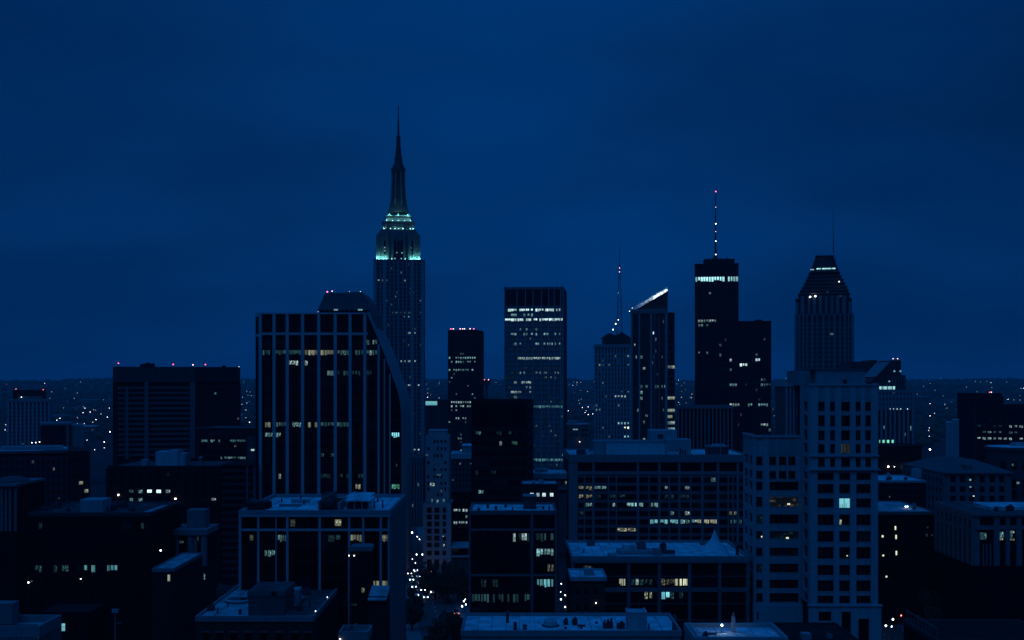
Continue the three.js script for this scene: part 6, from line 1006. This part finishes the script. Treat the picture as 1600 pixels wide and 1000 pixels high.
for (const [k, t, l, kd] of [[1, .12, 5.6, 0], [1, .2, 5.6, 1], [1, .32, 5.6, 0]]) car(avenue, k, t, l, false, kd, 'car parked at the kerb at the lower end of the avenue', 'cars at the lower end of the avenue');
car(rightStreet, 1, .02, -1.9, true, 0, 'car with glaring headlights on the small street at bottom right');
for (const [t, l] of [[.14, -1.9], [.3, -1.9]]) car(rightStreet, 1, t, l, true, 1, 'dark car farther up the small street at bottom right', 'cars farther up the right hand street');

// ---------------------------------------------------------------- street lamps
const lampPole = cyl(0.07, 0.12, 1, 6);
function streetLamp(x, z, h, mat, r, label, group, I = 0, name = 'street_lamp', y0 = 0) {
  const g = thing(name, label, 'street lamp', x, y0, z, group);
  const p = put(g, 'pole', lampPole, M.iron, 0, h / 2, 0); p.scale.y = h;
  put(g, 'lamp_head', ico(r), mat, 0, h + r * 0.6, r * 0.5);
  if (I) { const l = new THREE.PointLight(rgb(0.85, 0.95, 1), I, 0, 2); l.position.set(0, h + r * 0.6, r * 0.5); l.castShadow = true; g.add(l); }
}
const lampAt = (px, py, h) => { const d = (EYE - h) * F / (py - HOR); return [(px - 800) * d / F, -d]; };
for (const [px, py, r, I] of [[644, 833, .36, 4], [651, 867, .24, 6], [652, 839, .2, 0], [655.5, 843, .22, 0], [660, 867, .24, 0], [632.5, 841, .3, 0], [633, 820, .3, 0], [630, 795, .22, 0], [649, 880, .14, 0], [705, 886, .16, 0], [648, 893, .13, 0]]) { const [x, z] = lampAt(px, py, 9); streetLamp(x, z, 9, LAMPB, r, 'street lamp glowing on a pole along the avenue', 'street lamps along the avenue', I); }
for (const [px, py, r, I] of [[725, 940, .24, 3], [722, 948, .26, 0], [728, 945, .2, 0], [727, 937, .16, 0]]) { const [x, z] = lampAt(px, py, 4); streetLamp(x, z, 4, LAMPB, r, 'low bright lamp by the entrance left of the black office', 'lamps by the black office entrance', I); }
for (const [px, py, r] of [[877, 912.5, .16], [883, 930.5, .18], [876.5, 937, .24], [883, 949, .2], [878, 825.5, .22], [881, 813, .15], [875, 813, .15], [876, 925, .13]]) { const [x, z] = lampAt(px, py, 5); streetLamp(x, z, 5, LAMPW, r, 'warm lamp in the alley between the black office and the brick annex', 'lamps in the alley'); }
for (const [px, py, r, m, I] of [[1395, 968.5, .24, LAMPW, 0], [1384, 978.5, .24, LAMPW, 20], [1393, 979.5, .18, LAMPB, 0], [1419, 970, .14, LAMPW, 0], [1398.5, 936, .26, LAMPB, 0], [1385, 901, .12, LAMPW, 0]]) { const [x, z] = lampAt(px, py, 7); streetLamp(x, z, 7, m, r, 'street lamp on the small street right of the stone apartment tower', 'street lamps at bottom right', I); }
{ const [x, z] = lampAt(1407.5, 962.5, 6), g = thing('traffic_light', 'traffic signal showing red over the small right hand street', 'traffic light', x, 0, z); put(g, 'pole', cyl(0.08, 0.12, 6, 8), M.iron, 0, 3, 0); put(g, 'signal_head', boxGeo(0.4, 1.1, 0.3), M.iron, 0, 5.9, 0.1); put(g, 'red_light', ico(0.17), glow(1, 0.1, 0.1, 14), 0, 6.2, 0.3); put(g, 'amber_lens', ico(0.12), M.black, 0, 5.88, 0.24); put(g, 'green_lens', ico(0.12), M.black, 0, 5.55, 0.24); }
{ const [x, z] = ground(1586, 1000); streetLamp(x, z + 0, EYE + (HOR - 957) * -z / F, LAMPW, 0.15, 'single lamp shining alone in the black lower right corner'); }
{ const d = 175, g = thing('mast_lamp', 'tall unlit lamp mast with crossbar at lower left', 'lamp post', (180 - 800) * d / F, 0, -d), y = EYE + (HOR - 957) * d / F; put(g, 'pole', cyl(0.09, 0.16, y, 8), M.mid, 0, y / 2, 0); put(g, 'lamp_housing', boxGeo(0.9, 0.5, 0.5), M.light, 0, y + 0.25, 0); put(g, 'crossbar', boxGeo(1.1, 0.12, 0.12), M.mid, 0.45, y - 1.6, 0); }
{ const b = building('tall_lit_window_house', 'small dark house with one four-pane lit window at lower left', 96, 240); const { g, u, v } = b; bx(g, 'wall', wall(0.012), u(60), u(140), 0, v(958), 0, -10); flatRoof(b, u(59), u(141), v(958), 0.2, -10, M.tar, 0.3, 0.3, M.soot); for (const [dx, dy, k] of [[-.36, .4, 1], [.36, .4, .9], [-.36, -.42, .5], [.36, -.42, .8]]) put(g, 'lit_window', paneGeo(0.66, 0.74), lit('teal', k, 'full'), u(96.5) + dx, v(980) + dy, 0.04); for (const p of [72, 122]) put(g, 'window', paneGeo(1.4, 1.6), glass[0], u(p), v(980), 0.04); }

// ---------------------------------------------------------------- the plain beyond: low buildings, woods, lamps
const where = px => px < 278 ? 'left of or behind the wide slab office' : px < 400 ? 'right of the wide slab office' : px < 785 ? 'around the narrow dark tower' : px < 987 ? 'beside the antenna tower' : px < 1120 ? 'left of the masted black tower' : px < 1345 ? 'around the pyramid-topped tower' : px < 1495 ? 'beyond the right hand street' : 'above the dark office at right edge';
const lowBlocks = [];
for (let i = 0; i < 120; i++) {
  const d = rr(1250, 3600), px = rr(-40, 1640), x = (px - 800) * d / F, w = rr(14, 46), h = rr(5, 15), dp = rr(14, 30);
  if (lowBlocks.some(q => Math.hypot(q[0] - x, q[1] - d) < 60)) continue; lowBlocks.push([x, d]);
  const g = thing('distant_low_building', `small distant low-rise on the dark plain ${where(px)}`, 'building', x, rise(x, -d), -d, `low-rises ${where(px)}`); g.rotation.y = rr(-0.5, 0.5);
  bx(g, 'wall', pick([M.dim, M.dark, M.mid, M.black]), -w / 2, w / 2, -1, h, 0, -dp); bx(g, 'roof', pick([M.roofMid, M.roof, M.roofDark]), -w / 2 - 0.4, w / 2 + 0.4, h, h + 0.5, 0.4, -dp - 0.4);
  for (let k = 0, n = Math.floor(rnd() * 3.2); k < n; k++) put(g, 'lit_window', paneGeo(rr(1.5, 3.2), 1.4), lit(pick(['cool', 'white', 'warm']), rr(0.3, 0.8) > 0.55 ? 0.8 : 0.4, 'clutter'), rr(-w / 2 + 2, w / 2 - 2), rr(2, h - 1.5), 0.05);
}
{
  const g0 = new THREE.IcosahedronGeometry(1, 1), p = g0.attributes.position; for (let i = 0; i < p.count; i++) { const k = 0.75 + 0.5 * Math.abs(noise.noise(p.getX(i) * 2.3, p.getY(i) * 2.3, p.getZ(i) * 2.3)); p.setXYZ(i, p.getX(i) * k, p.getY(i) * k, p.getZ(i) * k); } g0.computeVertexNormals();
  const N = 16000, im = new THREE.InstancedMesh(g0, new THREE.MeshStandardMaterial({ color: rgb(0.05, 0.065, 0.04), roughness: 1 }), N), o = new THREE.Object3D();
  for (let i = 0; i < N; i++) { const d = 1150 + 8300 * Math.pow(rnd(), 0.8), a = rr(-0.5, 0.5), x = Math.tan(a) * d, s = rr(4, 9) * (d > 4000 ? 1.6 : 1); o.position.set(x, rise(x, -d) + s * 0.35, -d); o.scale.set(s * rr(0.9, 1.6), s * rr(0.7, 1.15), s); o.rotation.y = rnd() * 6; o.updateMatrix(); im.setMatrixAt(i, o.matrix); }
  im.name = 'distant_woods'; im.userData.kind = 'stuff'; tag(im, 'dark woods covering the plain up to the horizon', 'woods'); scene.add(im);
}
const farLamps = [[70, 599, 2], [132, 598, 1], [169, 597], [156, 606], [102, 607], [117, 614], [121, 614, 1], [78, 623, 1], [133, 638, 2], [130, 645, 2], [141, 644, 2], [171, 638, 2], [158, 647, 1], [168, 652, 2], [94, 654, 2], [89, 657, 2], [150, 656, 2], [145, 660, 1], [121, 653], [115, 663, 1], [121, 662, 1], [132, 662, 1], [136, 676, 3], [172, 675, 3], [136, 688, 1], [163, 691, 2], [163, 700, 1], [148, 703, 1], [119, 702, 2], [37, 686, 2], [9, 664, 1], [8, 672, 1], [379, 621, 1], [378, 632, 1], [384, 641, 1], [384, 653], [390, 660, 2], [384, 667, 3],
  [668, 621, 2], [676, 624, 1], [686, 622, 1], [670, 668, 4], [694, 637, 1], [690, 615], [681, 602], [686, 600], [888, 593, 1], [902, 598, 2], [895, 602, 2], [889, 603, 1], [920, 617], [910, 637, 2], [919, 636, 2], [914, 645, 2], [919, 648, 2], [926, 647, 2], [916, 642, 1], [888, 642, 2], [880, 659, 2], [915, 676, 4], [893, 606], [1060, 594, 2], [1061, 614, 1], [1081, 616, 1], [1072, 630], [1062, 632], [1228, 592, 2], [1229, 600, 3], [1222, 627, 1], [1218, 645],
  [1470, 590], [1453, 600, 2], [1469, 614, 1], [1453, 631, 2], [1460, 646, 1], [1453, 650, 2], [1434, 664, 2], [1452, 669, 1], [1451, 673, 1], [1452, 682, 1], [1436, 698, 2], [1453, 703, 4], [1467, 716, 4], [1472, 717, 4], [1480, 718, 2], [1532, 597, 1], [1548, 598, 2], [1573, 597], [1575, 624, 2], [1584, 625], [1595, 607, 1], [1599, 607, 2], [1585, 613], [1571, 637, 2], [1443, 604], [1510, 605], [1558, 608], [757, 600, 1], [775, 598], [781, 601]];
for (let i = 0; i < 110; i++) { const band = pick([[0, 175], [378, 398], [664, 700], [888, 928], [1057, 1085], [1206, 1240], [1428, 1495], [1500, 1600]]); farLamps.push([rr(...band), 595 + 50 * Math.pow(rnd(), 1.2), rnd() < 0.3 ? 1 : 0]); }
for (const [px, py, k = 0] of farLamps) {
  let d = 900; const row = d => EYE + (HOR - py) * d / F; while (d < 9400 && row(d) > rise((px - 800) * d / F, -d) + 9) d += 15;
  const x = (px - 800) * d / F, y0 = rise(x, -d), h = Math.max(7, row(d) - y0);
  streetLamp(x, -d, Math.min(h, 40), [glow(0.6, 0.8, 1, 1.6), glow(0.8, 0.9, 1, 3), glow(0.95, 0.97, 1, 6), glow(1, 0.97, 0.95, 12), glow(1, 0.93, 0.9, 16)][k], Math.round((0.25 + d / 3600) * [0.5, 0.5, 0.58, 0.72, 1.1][k] * 20) / 20 + 0.1, `tiny far-off street lamp on the plain ${where(px)}`, `far street lamps ${where(px)}`, 0, 'distant_street_lamp', y0);
}
renderer.render(scene, camera);
